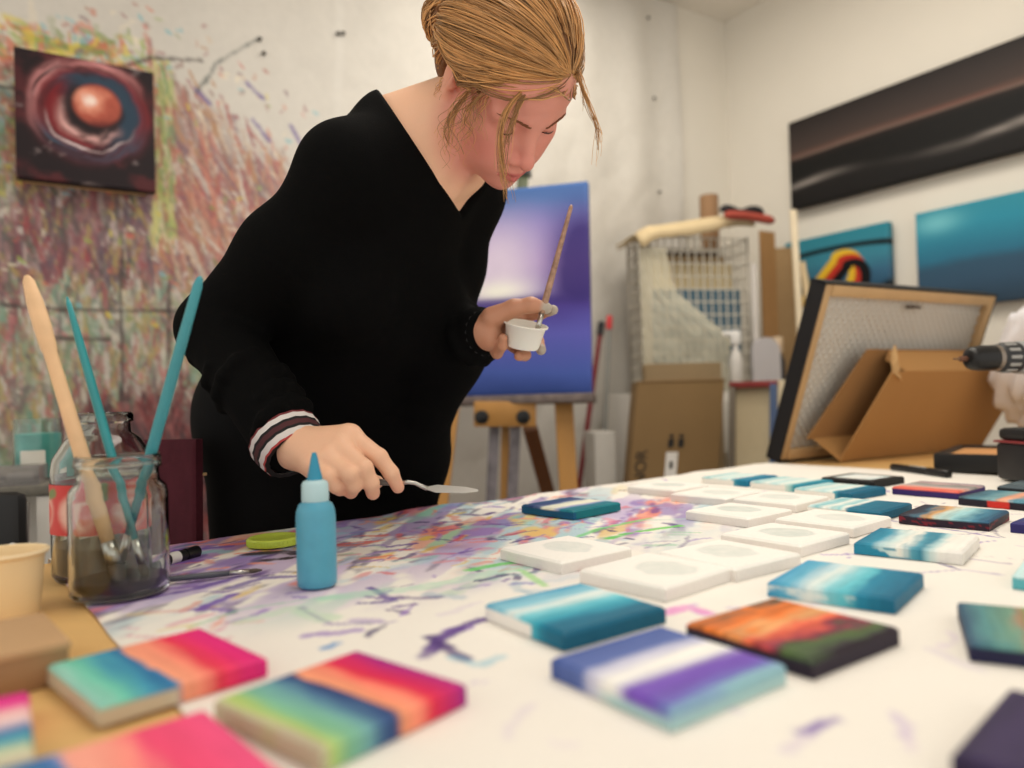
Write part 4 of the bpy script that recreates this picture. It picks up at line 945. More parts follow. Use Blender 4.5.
def strand(start, bulge, n=16, r0=0.0008, end=None):
    v0 = (np.asarray(start) - hc0) / hrad; v0 /= np.linalg.norm(v0)
    v1 = ((bl if end is None else end) - hc0) / hrad; v1 = v1 / np.linalg.norm(v1)
    om = math.acos(np.clip(v0 @ v1, -1, 1)); pts = []
    ph = R_.uniform(0, 6.28); wob = R_.uniform(0.0, 0.035); sag = R_.uniform(-0.16, 0.16)
    ax = np.cross(v0, v1); ax = ax / (np.linalg.norm(ax) + 1e-9)
    for t in np.linspace(0, 1, n):
        v = (math.sin((1 - t) * om) * v0 + math.sin(t * om) * v1) / math.sin(om + 1e-6)
        v = v + np.array([0, 0, 1.0]) * math.sin(math.pi * t) * (0.95 * min(max(start[1] / 0.07, 0), 1))
        v = v + ax * (sag * math.sin(math.pi * t) + wob * math.sin(t * 7 + ph)); v /= np.linalg.norm(v)
        p = hc0 + v * hrad * (1.0 + bulge * math.sin(math.pi * t) ** 0.7)
        if abs(p[1]) > 0.052 and -0.045 < p[0] < 0.010 and p[2] < 0.027: p[2] = 0.027 + 0.25 * (p[2] - 0.027) * (p[2] > 0)
        if p[0] > 0.012 and t > 0.02: p[2] = max(p[2], 0.071 - 0.5 * abs(p[1]) if p[0] > 0.036 else 0.012)
        pts.append(hd(*p))
    m.tube(np.array(pts), r0 * (0.55 + 0.6 * np.sin(np.linspace(0.15, 1, n) * math.pi * 0.85)), 4, cap=False)
for k in range(2400):
    s = R_.random()
    if s < 0.50:                                            # along the forehead hairline
        a = R_.uniform(-1, 1); l = 0.070 * a; u = 0.072 - 0.046 * abs(a) ** 1.5 + R_.uniform(0.002, 0.015); f = 0.066 - 0.034 * a * a - R_.uniform(0, 0.014)
    elif s < 0.70:                                          # temples, over the ears
        sg = R_.choice((-1, 1)); l = 0.075 * sg; u = R_.uniform(0.006, 0.035); f = R_.uniform(0.004, 0.034)
    elif s < 0.82:                                          # nape
        l = R_.uniform(-0.06, 0.06); u = R_.uniform(-0.062, -0.045); f = -0.07 + 0.4 * abs(l)
    else:                                                   # over the crown
        l = R_.uniform(-0.06, 0.06); u = 0.10; f = R_.uniform(-0.03, 0.05)
    strand((f, l, u), R_.uniform(0.00, 0.09) + (0.06 if s < 0.5 else 0.02) * R_.random() ** 2 + (0.06 if R_.random() < 0.05 else 0))
m.build('hair_strands', hair_m, hair, True)
m = MB()
for k in range(260):                                        # the bun is wound from strands
    ax = unit([R_.gauss(0.9, 0.3), R_.gauss(-.3, 0.3), R_.gauss(0.1, 0.3)]); q = unit(np.cross(ax, (0.1, 0.9, 0.3))); q2 = np.cross(ax, q)
    r = R_.uniform(0.022, 0.037); a0 = R_.uniform(0, 6.28); off = R_.uniform(-0.022, 0.022); rr = math.sqrt(max(r * r - off * off, 1e-5))
    pts = [hd(*((BL + ax * (off + 0.004 * math.sin(a * 2)) + (q * math.cos(a + a0) + q2 * math.sin(a + a0)) * rr * np.array([0.95, 1.08, 0.92])))) for a in np.linspace(0, R_.uniform(2, 4.5), 16)]
    m.tube(np.array(pts), 0.0010, 4, cap=False)
lab(m.build('bun', hair_m, hair, True), 'loose bun at the back of the head')
m = MB()
def wisp(pts, n, spread, r=0.0005, curl=0.0):
    pts = [px3(*q) for q in pts]
    tt = np.linspace(0, 1, len(pts)); tq = np.linspace(0, 1, 24)
    base = np.stack([np.interp(tq, tt, [p[i] for p in pts]) for i in range(3)], 1)
    for _ in range(5): base[1:-1] = (base[:-2] + 2 * base[1:-1] + base[2:]) / 4
    for k in range(n):
        d = np.array([R_.gauss(0, 1), R_.gauss(0, 1), R_.gauss(0, 1)]) * spread; ph = R_.uniform(0, 6.28); ph2 = R_.uniform(0, 6.28); e = int(24 * R_.uniform(0.65, 1.0))
        q = base + d * (0.25 + 0.9 * tq[:, None]) + curl * np.stack([np.sin(tq * 12 + ph), np.cos(tq * 10 + ph2), 0.5 * np.sin(tq * 9 + ph2)], 1) * (tq[:, None])
        m.tube(q[:max(e, 6)], np.linspace(r, r * 0.4, 24)[:max(e, 6)], 4, cap=False)
wisp([(548, 76, .888), (520, 92, .880), (502, 116, .876), (499, 146, .880), (503, 178, .89), (508, 206, .90)], 40, 0.0032, 0.0005, 0.002)
wisp([(544, 76, .888), (522, 96, .880), (512, 120, .876), (505, 150, .880), (500, 180, .89)], 20, 0.003, 0.00045, 0.002)
wisp([(574, 66, .915), (583, 90, .90), (590, 108, .90), (599, 126, .90), (599, 148, .90), (592, 172, .90)], 20, 0.0024, 0.00045, 0.003)
wisp([(572, 50, .92), (582, 80, .905), (588, 112, .90)], 12, 0.003, 0.00045, 0.002)
wisp([(468, 92, .915), (456, 108, .915), (446, 128, .92), (450, 150, .92), (452, 168, .93)], 34, 0.007, 0.0004, 0.009)
wisp([(478, 96, .91), (464, 112, .91), (470, 130, .91), (462, 152, .92)], 24, 0.008, 0.0004, 0.010)
wisp([(458, 74, .945), (444, 80, .95), (438, 90, .955), (446, 104, .955)], 16, 0.005, 0.0004, 0.006)
wisp([(504, 84, .90), (482, 98, .90), (474, 118, .90), (480, 140, .905)], 20, 0.007, 0.0004, 0.007)
wisp([(540, 74, .91), (505, 82, .90), (482, 92, .905), (466, 98, .915)], 30, 0.006, 0.00045, 0.003)
lab(m.build('stray_wisps', hair_m, hair, True), 'loose wisps of hair around the face')

# ================================================================== THINGS HELD
m_steel = mat('steel', (190, 188, 182), 0.28, 1.0, var=0.06)
kn = thing('palette_knife', 'thin metal palette knife held in the lowered right hand, blade over the cloth', 'palette knife', px3(430, 488, .885))
m = MB(); m.tube([px3(352, 478, .888), px3(376, 482, .884), px3(402, 483, .880)], [.0036, .0038, .0034], 12); m.build('handle', mat('knife_handle', (116, 112, 108), 0.35, 0.6), kn, True)
m = MB(); m.tube([px3(400, 483, .880), px3(408, 482, .880), px3(415, 483, .881), px3(421, 486, .882), px3(427, 488.5, .883)], [.0030, .0026, .0024, .0024, .0030], 10); m.build('neck', m_steel, kn, True)
a = px3(426, 488.5, .883); b = px3(478, 491, .885); dx_ = unit(b - a); wv = unit(np.array([-0.15, 0.95, 0.30])); wv = unit(wv - dx_ * (wv @ dx_)); L_ = np.linalg.norm(b - a)
m = MB(); m.prism([a - wv * .003, a + dx_ * L_ * .2 - wv * .0105, a + dx_ * L_ * .75 - wv * .0085, b - wv * .0025, b + wv * .0025, a + dx_ * L_ * .75 + wv * .0085, a + dx_ * L_ * .2 + wv * .0105, a + wv * .003], np.cross(dx_, wv), .0009)
m.build('blade', mat('blade_steel', (206, 204, 198), 0.45, 0.55, var=0.05), kn)
# cup
cb = px3(522, 347, 1.072); ctop = px3(525, 325.5, 1.058); cax = unit([0.19, -0.27, 0.95]); ch = 0.034
cup = thing('paint_cup', 'small white plastic cup held in the raised left hand', 'cup', cb)
m = MB(); m.lathe([(0.0, 0.0), (0.0225, 0.0), (0.0240, 0.003), (0.0290, ch - .004), (0.0320, ch - .002), (0.0325, ch), (0.0305, ch + .0005), (0.0280, ch - .003), (0.0230, .004), (0.0, .003)], cb, cax, 40)
m.build('cup_wall', mat('cup_plastic', (236, 234, 224), 0.4, var=0.04, sss=0.05), cup, 50)
m = MB(); m.lathe([(0.0, .014), (0.0248, .014), (0.0246, .012), (0.0, .012)], cb, cax, 32); m.build('paint', mat('cup_paint', (214, 210, 200), 0.35), cup, 40)
bt = px3(537, 331, 1.050); be = px3(571.5, 205, 1.075); bd = unit(be - bt); BL = np.linalg.norm(be - bt)
br = thing('paintbrush', 'speckled wooden paintbrush standing in the small cup held in the raised hand', 'paintbrush', bt)
m = MB(); m.tube([bt - bd * .012, bt - bd * .004, bt + bd * .006], [.0012, .0032, .0036], 10); m.build('bristles', mat('bristle', (150, 140, 124), 0.8), br, True)
m = MB(); m.tube([bt + bd * .005, bt + bd * .012, bt + bd * .026], [.0037, .0036, .0038], 12); m.build('ferrule', m_steel, br, True)
m = MB(); m.tube([bt + bd * x for x in (.026, .04, .07, .11, .15, BL - .003, BL)], [.0040, .0048, .0046, .0040, .0034, .0028, .0012], 12)
m.build('handle', mat('brush_speckle', (160, 126, 104), 0.5, var=0.75, vscale=130), br, True)

# ================================================================== JARS, BOTTLES AND BRUSHES AT THE LEFT
glass = mat('clear_glass', (240, 244, 242), 0.03, trans=1.0, ior=1.45, var=0.01)
def Tb(px, py, z=TABLE_Z): return Tz(px, py, z)
J = Tb(121, 597); J[2] = TABLE_Z + 0.0042
jr, jh = 0.043, 0.131
jar = thing('brush_jar', 'clear glass jar with dark water and brushes standing at the left end of the cloth', 'jar', J)
pro = [(0.0, 0.0), (jr * .92, 0.0), (jr, .004), (jr, .092), (jr * .97, .100), (jr * .84, .106), (jr * .82, .110), (jr * .82, jh - .012), (jr * .87, jh - .010), (jr * .87, jh - .003), (jr * .84, jh), (jr * .80, jh - .001),
       (jr * .77, jh - .006), (jr * .77, .108), (jr * .80, .103), (jr * .93, .095), (jr * .945, .088), (jr * .945, .012), (jr * .88, .007), (0.0, .006)]
m = MB(); m.lathe(pro, J, seg=48); m.build('glass_wall', glass, jar, 50)
m = MB(); m.lathe([(0.0, .0066), (jr * .87, .0074), (jr * .935, .0125), (jr * .935, .0165), (0.0, .0165)], J, seg=40)
m.build('murky_water', mat('murky_water', (66, 58, 56), 0.08, trans=0.35, ior=1.33, var=0.1), jar, 50)
for z in (jh - .0075,):
    m = MB(); a = np.linspace(0, 2 * math.pi, 40)
    m.tube([J + np.array([math.cos(x) * jr * .845, math.sin(x) * jr * .845, z - .004 + .004 * x / 6.28]) for x in a], .0016, 8); m.build('screw_thread', glass, jar, True)
def brush(label, base, tip, prof, mats_, ferr, bris, name='paintbrush'):
    base = np.asarray(base); tip = np.asarray(tip); d = unit(tip - base); L = np.linalg.norm(tip - base)
    t = thing(name, label, 'paintbrush', base, 'brushes in the glass jar')
    if bris:
        m = MB(); m.tube([base + d * x for x in (0, bris * .4, bris)], [ferr[1] * .5, ferr[1] * 1.15, ferr[1]], 10); m.build('bristles', mat('bristle_dark', (90, 78, 70), 0.85), t, True)
        m = MB(); m.tube([base + d * bris, base + d * (bris + ferr[0])], [ferr[1], ferr[1] * 1.05], 12); m.build('ferrule', m_steel, t, True)
    x0 = bris + (ferr[0] if bris else 0)
    m = MB(); m.tube([base + d * (x0 + (L - x0) * q) for q, r in prof], [r for q, r in prof], 14); m.build('handle', mats_, t, True)
    return t
zb = J[2] + .009
def inj(px, py, dy): p = P(px, py, J[1] + dy); return p
b0 = np.array([J[0] + .008, J[1] - .015, zb + .004])
brush('thick pale wooden brush leaning left in the glass jar', b0, P(27, 276, J[1] + .02), [(0, .0058), (.12, .0070), (.35, .0068), (.55, .0064), (.70, .0060), (.72, .0072), (.80, .0080), (.90, .0074), (.98, .0052), (1, .0025)], mat('pale_wood', (222, 184, 142), 0.6, var=0.18, vscale=40), (.022, .0062), .018)
b1 = np.array([J[0] + .022, J[1] + .004, zb + .004])
brush('thin teal brush handle leaning left in the middle of the glass jar', b1, P(67, 297, J[1] + .035), [(0, .0030), (.2, .0042), (.5, .0044), (.8, .0038), (.97, .0026), (1, .001)], mat('teal_lacquer', (48, 142, 148), 0.3, var=0.15, vscale=30), (.024, .0034), .014)
b2 = np.array([J[0] - .012, J[1] + .016, zb + .004])
brush('teal brush leaning right out of the glass jar, its handle smeared dark blue', b2, P(200.5, 276, J[1] + .01), [(0, .0036), (.25, .0052), (.45, .0056), (.75, .0052), (.96, .0046), (.99, .003), (1, .001)], mat('teal_lacquer_worn', (58, 140, 150), 0.4, var=0.3, vscale=22), (.026, .0040), .016)
# big juice jar behind
B0 = Tb(106, 584); B0[2] = TABLE_Z + 0.0015; br_ = 0.050
B0[:2] += unit(B0[:2]) * .045
bot = thing('juice_bottle', 'big glass juice bottle with a red label and dark rinse water, behind the brush jar', 'bottle', B0)
hB = .174
pro = [(0, 0), (br_ * .93, 0), (br_, .006), (br_, .112), (br_ * .96, .126), (br_ * .72, .146), (br_ * .56, .152), (br_ * .54, hB - .012), (br_ * .60, hB - .010), (br_ * .60, hB - .003), (br_ * .56, hB),
       (br_ * .52, hB - .002), (br_ * .50, .153), (br_ * .68, .143), (br_ * .92, .124), (br_ * .955, .110), (br_ * .955, .010), (br_ * .9, .006), (0, .005)]
m = MB(); m.lathe(pro, B0, seg=48); m.build('glass_wall', glass, bot, 50)
m = MB(); m.lathe([(0, .006), (br_ * .89, .0068), (br_ * .945, .0105), (br_ * .945, .036), (0, .036)], B0, seg=40); m.build('rinse_water', mat('rinse_water', (92, 88, 92), 0.08, trans=0.5, ior=1.33), bot, 50)
lr = Raster(2 * math.pi * br_, .052, .0016, (196, 44, 40))
for k in range(6):
    cx = k * .054 + .020
    lr.stroke([(cx, .022), (cx + .004, .024)], .022, (228, 190, 176), 0.95, 0.15); lr.stroke([(cx + .006, .018), (cx + .010, .022)], .012, (206, 60, 52), 0.9, 0.2)
    lr.stroke([(cx + .014, .040), (cx + .026, .043)], .006, (96, 130, 66), 0.95, 0.2)
al = lr.X / (br_ + .0006)
Vl = np.stack([B0[0] + np.cos(al) * (br_ + .0006), B0[1] + np.sin(al) * (br_ + .0006), B0[2] + .050 + lr.Y], -1)
ids = np.arange(lr.nx * lr.ny).reshape(lr.nx, lr.ny)
link_mesh('label', Vl.reshape(-1, 3), np.stack([ids[:-1, :-1], ids[1:, :-1], ids[1:, 1:], ids[:-1, 1:]], -1).reshape(-1, 4), pigment_mat('label_print', 0.5, 0.0), bot, True, pig=lr.c.reshape(-1, 3))
# cream tub and kraft box
q = [Tb(35.5, 613, TABLE_Z + .028), Tb(72, 640, TABLE_Z + .028), Tb(0, 655, TABLE_Z + .028)]
xd = unit((q[2] - q[1]) * np.array([1, 1, 0])); yd = unit((q[0] - q[1]) * np.array([1, 1, 0])); yd = unit(yd - xd * (xd @ yd))
bw, bd2 = .125, float(np.linalg.norm(q[0] - q[1]))
kraft = mat('kraft_board', (188, 152, 112), 0.8, var=0.06, vscale=25)
c0 = q[1] + xd * bw / 2 + yd * bd2 / 2; c0[2] = TABLE_Z + .0145
kb = thing('kraft_box', 'flat kraft cardboard box at the left edge of the table', 'box', [c0[0], c0[1], TABLE_Z])
m = MB(); m.box(c0 - EZ * .002, (bw - .003, bd2 - .003, .023), np.array([xd, yd, EZ]), bev=.001); m.build('tray', mat('kraft_side', (160, 124, 88), 0.8, var=0.06, vscale=25), kb, 40)
m = MB(); m.box(c0 + EZ * .0105, (bw, bd2, .006), np.array([xd, yd, EZ]), bev=.002); m.build('lid', kraft, kb, 40)
tb = P(4, 600, .66); tb[2] = TABLE_Z
tub = thing('paper_tub', 'cream paper tub behind the kraft box at the left edge', 'tub', tb)
th_ = .056
m = MB(); m.lathe([(0, 0), (.026, 0), (.027, .002), (.0315, th_ - .004), (.0345, th_ - .002), (.0345, th_ + .001), (.032, th_ + .001), (.030, th_ - .004), (.026, .004), (0, .003)], tb, seg=40); m.build('tub_wall', mat('cream_paper', (240, 214, 168), 0.7, var=0.03), tub, 50)
m = MB(); a = np.linspace(0, 2 * math.pi, 49); m.tube([tb + np.array([math.cos(x) * .034, math.sin(x) * .034, th_]) for x in a], .0016, 8, cap=False); m.build('rolled_rim', mat('cream_rim', (244, 222, 182), 0.6, var=0.03), tub, True)
# blue squeeze bottle
Q = Tb(317.5, 586, TABLE_Z + .003); Q[2] = TABLE_Z + .0036
sq = thing('squeeze_bottle', 'blue paint squeeze bottle with a pointed nozzle standing on the cloth', 'bottle', Q)
blue = mat('blue_paint_bottle', (84, 160, 186), 0.35, var=0.12, vscale=60, sss=0.1)
m = MB(); m.lathe([(0, 0), (.0165, 0), (.0185, .002), (.0188, .008), (.0188, .066), (.0182, .072), (.0160, .078), (.0120, .081), (.0110, .084), (0, .084)], Q, seg=40); m.build('bottle_body', blue, sq, 50)
m = MB()
m.lathe([(0, .081), (.0125, .081), (.0130, .083), (.0127, .097), (.0112, .1000), (.0075, .1015), (0, .1015)], Q, seg=40)
m.build('screw_cap', mat('cap_plastic', (178, 210, 216), 0.4, var=0.04), sq, 50)
m = MB(); m.lathe([(0, .100), (.0078, .1005), (.0058, .110), (.0030, .124), (.0020, .1275), (0, .1278)], Q, seg=24); m.build('nozzle', mat('blue_nozzle', (40, 138, 170), 0.35), sq, 50)
# green lid, marker, lying brush
G = Tb(274, 544, TABLE_Z + .004); G[2] = TABLE_Z + .0040
lid = thing('jar_lid', 'lime green plastic jar lid lying on the cloth behind the blue bottle', 'lid', G)
lime = mat('lime_plastic', (204, 224, 84), 0.4, var=0.04)
m = MB(); m.lathe([(0, .0085), (.026, .0085), (.0275, .0095), (.0305, .0095), (.0320, .0080), (.0325, .001), (.0315, 0), (0, 0)], G, seg=48); m.build('lid_disc', lime, lid, 50)
m = MB()
for k in range(60):
    a = k / 60 * 2 * math.pi; m.bar(G + np.array([math.cos(a) * .0322, math.sin(a) * .0322, .001]), G + np.array([math.cos(a) * .0322, math.sin(a) * .0322, .0075]), .0012, .0012, (math.cos(a), math.sin(a), 0))
o = m.build('grip_ribs', lime, lid); o['kind'] = 'stuff'
def text_mesh(name, body, size, origin, xd, yd, matl, parent, ext=.0002):
    cu = bpy.data.curves.new(name, 'FONT'); cu.body = body; cu.size = size; cu.align_x = 'CENTER'; cu.align_y = 'CENTER'; cu.extrude = ext
    to = bpy.data.objects.new(name + '_tmp', cu); COL.objects.link(to)
    me = bpy.data.meshes.new_from_object(to.evaluated_get(bpy.context.evaluated_depsgraph_get())); bpy.data.objects.remove(to); bpy.data.curves.remove(cu)
    xd = unit(xd); yd = unit(yd); zd = np.cross(xd, yd); V = np.array([v.co[:] for v in me.vertices]); F = [list(p.vertices) for p in me.polygons]; bpy.data.meshes.remove(me)
    return link_mesh(name, V[:, :1] * xd + V[:, 1:2] * yd + V[:, 2:] * zd + np.asarray(origin), F, matl, parent)
ink = mat('black_ink', (30, 28, 26), 0.7)
mk0, mk1 = Tb(160, 562, TABLE_Z + .0075), Tb(198, 551, TABLE_Z + .0075); md = unit(mk1 - mk0)
mk = thing('marker', 'thick black marker with a white label lying by the dark red board', 'marker', (mk0 + mk1) / 2 - EZ * .0065)
m = MB(); L_ = np.linalg.norm(mk1 - mk0); m.tube([mk0 + md * x * L_ for x in (0, .02, .62, .64)], [.005, .0066, .0066, .006], 20); m.build('barrel', mat('marker_black', (22, 22, 24), 0.4), mk, 40)
m = MB(); m.tube([mk0 + md * x * L_ for x in (.64, .66, .97, 1)], [.0068, .007, .007, .0055], 20); m.build('cap', mat('marker_cap', (18, 18, 20), 0.35), mk, 40)
m = MB(); m.tube([mk0 + md * x * L_ for x in (.2, .45)], [.0068, .0068], 20); m.build('label', mat('marker_label', (214, 212, 206), 0.5), mk, 40)
lb0, lb1 = Tb(262, 570, TABLE_Z + .006), Tb(150, 581, TABLE_Z + .008); ld = unit(lb1 - lb0); L_ = np.linalg.norm(lb1 - lb0)
lbr = thing('paintbrush', 'thin grey paintbrush lying on the cloth left of the blue bottle', 'paintbrush', (lb0 + lb1) / 2 - EZ * .004)
m = MB(); m.tube([lb0 + ld * x for x in (0, .006, .014)], [.0008, .0024, .0024], 8); m.build('bristles', mat('bristle_dark', (90, 78, 70), 0.85), lbr, True)
m = MB(); m.tube([lb0 + ld * x for x in (.013, .032)], [.0026, .0027], 10); m.build('ferrule', m_steel, lbr, True)
m = MB(); m.tube([lb0 + ld * x for x in (.032, .05, .09, L_ - .002, L_)], [.0028, .0034, .0030, .0020, .0008], 10); m.build('handle', mat('grey_lacquer', (82, 84, 92), 0.4, var=0.25), lbr, True)

# ================================================================== BEHIND THE TABLE, LEFT
# paint-speckled dark red board
rb0 = P(126, 440, 1.10); rb1 = P(195, 440, 1.075); ax_ = unit((rb1 - rb0) * np.array([1, 1, 0])); nz = np.array([ax_[1], -ax_[0], 0]); topz = (rb0[2] + rb1[2]) / 2
lean_ = unit(EZ * 1.0 - nz * 0.03)
rbw = float(np.linalg.norm((rb1 - rb0)[:2])); cz = topz
rc = (rb0 + rb1) / 2; rc[2] = topz
H_ = topz / lean_[2]
redb = lambda x, y: blend(np.tile(lin((76, 30, 40)), x.shape + (1,)) * (0.7 + 0.6 * fbm(x * 6, y * 12, 3))[..., None], lin((150, 110, 116)), (fbm(x * 30, y * 90, 2) > 0.66) * 0.5)
rbt = thing('leaning_board', 'dark red board flecked with pale paint, standing behind the glass jar', 'board', [rc[0], rc[1], 0])
off = lean_ * (H_ / 2)
paint_mesh('panel', rbw, H_, .018, redb, rc - off, ax_, lean_, nz, 30, 120, 2, None, pigment_mat('speckled_board', 0.75, 0.3, 120, 0.15, spec=0.15), rbt)
m = MB(); m.bar(rc - lean_ * H_ * .06 - ax_ * rbw * .49 - nz * .019, rc - lean_ * H_ * .06 + ax_ * rbw * .49 - nz * .019, .02, .004, lean_); m.build('back_batten', mat('pine', (206, 170, 120), 0.6), rbt)
# trolley with jars
TA = unit([0.93, 0.36, 0]); TBk = np.array([-TA[1], TA[0], 0])
tr_r = P(57, 484, 1.40)
tz = tr_r[2]
tro = thing('side_table', 'paint-splattered grey side table with white legs at the far left', 'table', tr_r * np.array([1, 1, 0]) - TA * .25 + TBk * .15)
m = MB(); m.box(tr_r - TA * .25 + TBk * .16 - EZ * .010, (.50, .32, .020), np.array([TA, TBk, EZ]), bev=.002); m.build('tabletop', mat('splattered_grey', (120, 116, 106), 0.6, var=0.45, vscale=60), tro, 40)
for x, y in ((-.018, .02), (-.018, .30), (-.48, .02), (-.48, .30)):
    m = MB(); m.box(tr_r + TA * x + TBk * y - EZ * (.02 + (tz - .02) / 2) , (.034, .034, tz - .02), np.array([TA, TBk, EZ]), bev=.003); m.build('leg', mat('white_laminate', (222, 218, 210), 0.5, var=0.03), tro, 40)
m = MB(); m.box(tr_r - TA * .25 + TBk * .30 - EZ * .10, (.43, .012, .15), np.array([TA, TBk, EZ])); m.build('back_rail', mat('white_laminate', (222, 218, 210), 0.5), tro)
jb = tr_r - TA * .055 + TBk * .135; jb[2] = tz
jj = thing('paint_jar', 'wide clear jar of turquoise paint on the grey side table', 'jar', jb)
m = MB(); rr = .044; m.lathe([(0, 0), (rr * .94, 0), (rr, .004), (rr, .100), (rr * .95, .106), (rr * .95, .122), (rr * .90, .122), (rr * .90, .104), (rr * .94, .098), (rr * .94, .006), (0, .004)], jb, seg=40); m.build('glass_wall', mat('tinted_glass', (226, 240, 238), 0.05, trans=1.0), jj, 50)
m = MB(); m.lathe([(0, .006), (rr * .92, .006), (rr * .92, .092), (0, .092)], jb, seg=40); m.build('paint', mat('turquoise_paint', (126, 208, 198), 0.4, var=0.15), jj, 50)
dcam = unit(np.array([-jb[0], -jb[1], 0])); tcam = np.array([-dcam[1], dcam[0], 0])
m = MB(); a = np.linspace(-.75, .25, 9); top_ = [jb + (dcam * math.cos(x) - tcam * math.sin(x) * -1) * (rr + .0008) for x in a]
V = np.concatenate([np.array(top_) + EZ * .030, np.array(top_) + EZ * .060]); m.add(V, [(i, i + 1, i + 10, i + 9) for i in range(8)]); m.build('label', mat('paper_label', (222, 218, 206), 0.7), jj, True)
pb = tr_r - TA * .15 + TBk * .045; pb[2] = tz
tray = thing('plastic_tray', 'low clear plastic tray on the grey side table in front of the turquoise jar', 'tray', pb)
m = MB()
for c, s_ in (((0, 0, .0015), (.24, .075, .003)), ((0, -.036, .018), (.24, .002, .034)), ((0, .036, .018), (.24, .002, .034)), ((-.119, 0, .018), (.002, .07, .034)), ((.119, 0, .018), (.002, .07, .034))):
    m.box(pb + TA * c[0] + TBk * c[1] + EZ * c[2], s_, np.array([TA, TBk, EZ]))
m.build('tray_wall', mat('clear_plastic', (210, 206, 204), 0.15, trans=0.75), tray)
for x, col, nm in ((-.06, (206, 90, 60), 'orange'), (.03, (200, 196, 184), 'pale'), (.085, (150, 150, 146), 'grey')):
    pc = pb + TA * x + EZ * .0035; tt = thing('paint_tube', nm + ' paint tube lying in the clear plastic tray', 'paint tube', pc)
    m = MB(); m.tube([pc + EZ * .010 + TA * q for q in (-.026, -.022, .015, .020)], [.003, .0085, .0085, .005], 14); m.build('tube_body', mat('tube_' + nm, col, 0.4), tt, True)
    m = MB(); m.tube([pc + EZ * .010 + TA * q for q in (.020, .030)], [.005, .0045], 12); m.build('cap', mat('tube_cap', (60, 60, 62), 0.4), tt, 40)
# black folding chair back under it
cc = P(-6, 470, 1.22); chz = P(10, 492, 1.22)[2]
chr_ = thing('folding_chair', 'black padded folding chair in front of the grey side table at the left edge', 'chair', [cc[0] - .16, cc[1], 0])
blk = mat('chair_black', (20, 20, 21), 0.55); XD = np.array([1., 0, 0]); YD = np.array([0, 1., 0])
edgex = P(25, 500, 1.22)[0]
m = MB(); m.box([edgex - .16, 1.22, chz - .070], (.32, .03, .14), bev=.014); m.build('backrest', blk, chr_, 40)
m = MB(); m.box([edgex - .16, 1.05, .46], (.34, .30, .04), bev=.014); m.build('seat', blk, chr_, 40)
for sx in (-.305, -.015):
    m = MB(); m.tube([[edgex + sx, 1.235, chz - .02], [edgex + sx, 1.215, .45], [edgex + sx, 1.25, .012]], .011, 12); m.build('leg', mat('chair_tube', (120, 118, 116), 0.35, 0.8), chr_, True)
    m = MB(); m.tube([[edgex + sx, 1.19, .43], [edgex + sx, .92, .012]], .011, 12); m.build('leg', mat('chair_tube', (120, 118, 116), 0.35, 0.8), chr_, True)
m = MB(); m.tube([[edgex - .30, 1.215, chz - .165], [edgex - .16, 1.212, chz - .150], [edgex - .015, 1.222, chz - .128]], .006, 10); m.build('cross_bar', mat('chair_tube', (120, 118, 116), 0.35, 0.8), chr_, True)
m = MB(); m.lathe([(.006, 0), (.006, .003), (.003, .005), (0, .005)], [edgex - .010, 1.205, chz - .085], (0, -1, 0), 14); m.build('rivet', m_steel, chr_, 40)

# ================================================================== EASEL AND ITS PAINTING
ED = 2.12; ea = unit([math.cos(math.radians(15)), -math.sin(math.radians(15)), 0]); en = np.array([ea[1], -ea[0], 0.0]); en = en if en[1] < 0 else -en
et = unit(EZ * 1.0 - en * 0.12)
pTR = P(595, 184, ED + .04); pBR = P(587, 394, ED); ph = float(np.linalg.norm(pTR - pBR)); pw = .46
eax = unit(ea); pc_ = (pTR + pBR) / 2 - eax * pw / 2; pup = unit(pTR - pBR); pup = unit(pup - eax * (pup @ eax)); pn = np.cross(eax, pup); pn = pn if pn[1] < 0 else -pn
def purple(x, y):
    n = fbm(x * 3, y * 4, 4)
    c = ramp(y + 0.08 * (n - .5), [(0, (44, 66, 130)), (0.10, (70, 92, 170)), (0.28, (92, 92, 180)), (0.40, (78, 66, 150)), (0.46, (84, 60, 150)), (0.50, (110, 86, 170)), (0.62, (150, 118, 190)), (0.80, (130, 120, 190)), (0.92, (84, 116, 176)), (1, (72, 110, 170))])
    gl = np.exp(-(((x - .40) / .30) ** 2)) * sstep(.42, .50, y) * sstep(1.0, .62, y)
    c = blend(c, lin((226, 212, 232)), np.clip(gl * 1.05, 0, 1) * (0.75 + .4 * n))
    gl2 = np.exp(-(((x - .42) / .18) ** 2 + ((y - .50) / .05) ** 2)) * (y > .462)
    c = blend(c, lin((248, 246, 236)), np.clip(gl2, 0, 1))
    c = blend(c, lin((54, 40, 112)), np.clip(1.2 * sstep(.64, .95, x) * sstep(.38, .5, y) * sstep(1.05, .6, y) * (.5 + n), 0, .92))
    return blend(c, lin((60, 48, 120)), 0.7 * np.exp(-((y - .445) / .025) ** 2) * (.4 + n))
ep = thing('easel_painting', 'tall purple and blue misty painting standing on the wooden easel', 'painting', pc_ - pup * ph / 2)
paint_mesh('canvas', pw, ph, .03, purple, pc_ + pn * .03, eax, pup, pn, 70, 90, 3, None, parent=ep)
m = MB(); m.bar(pc_ - eax * (pw / 2 - .03) - pup * .1 - pn * .006, pc_ + eax * (pw / 2 - .03) - pup * .1 - pn * .006, .03, .012, pn); m.build('stretcher_bar', mat('pine', (206, 170, 120), 0.6), ep)
easel = thing('easel', 'paint-spattered wooden studio easel behind the woman', 'easel', [pc_[0], pc_[1] + .1, 0])
ew = mat('easel_wood', (186, 136, 72), 0.55, var=0.22, vscale=14, stretch=(1, 1, .2)); ewd = mat('easel_wood_dark', (112, 70, 40), 0.6, var=0.25, vscale=14)
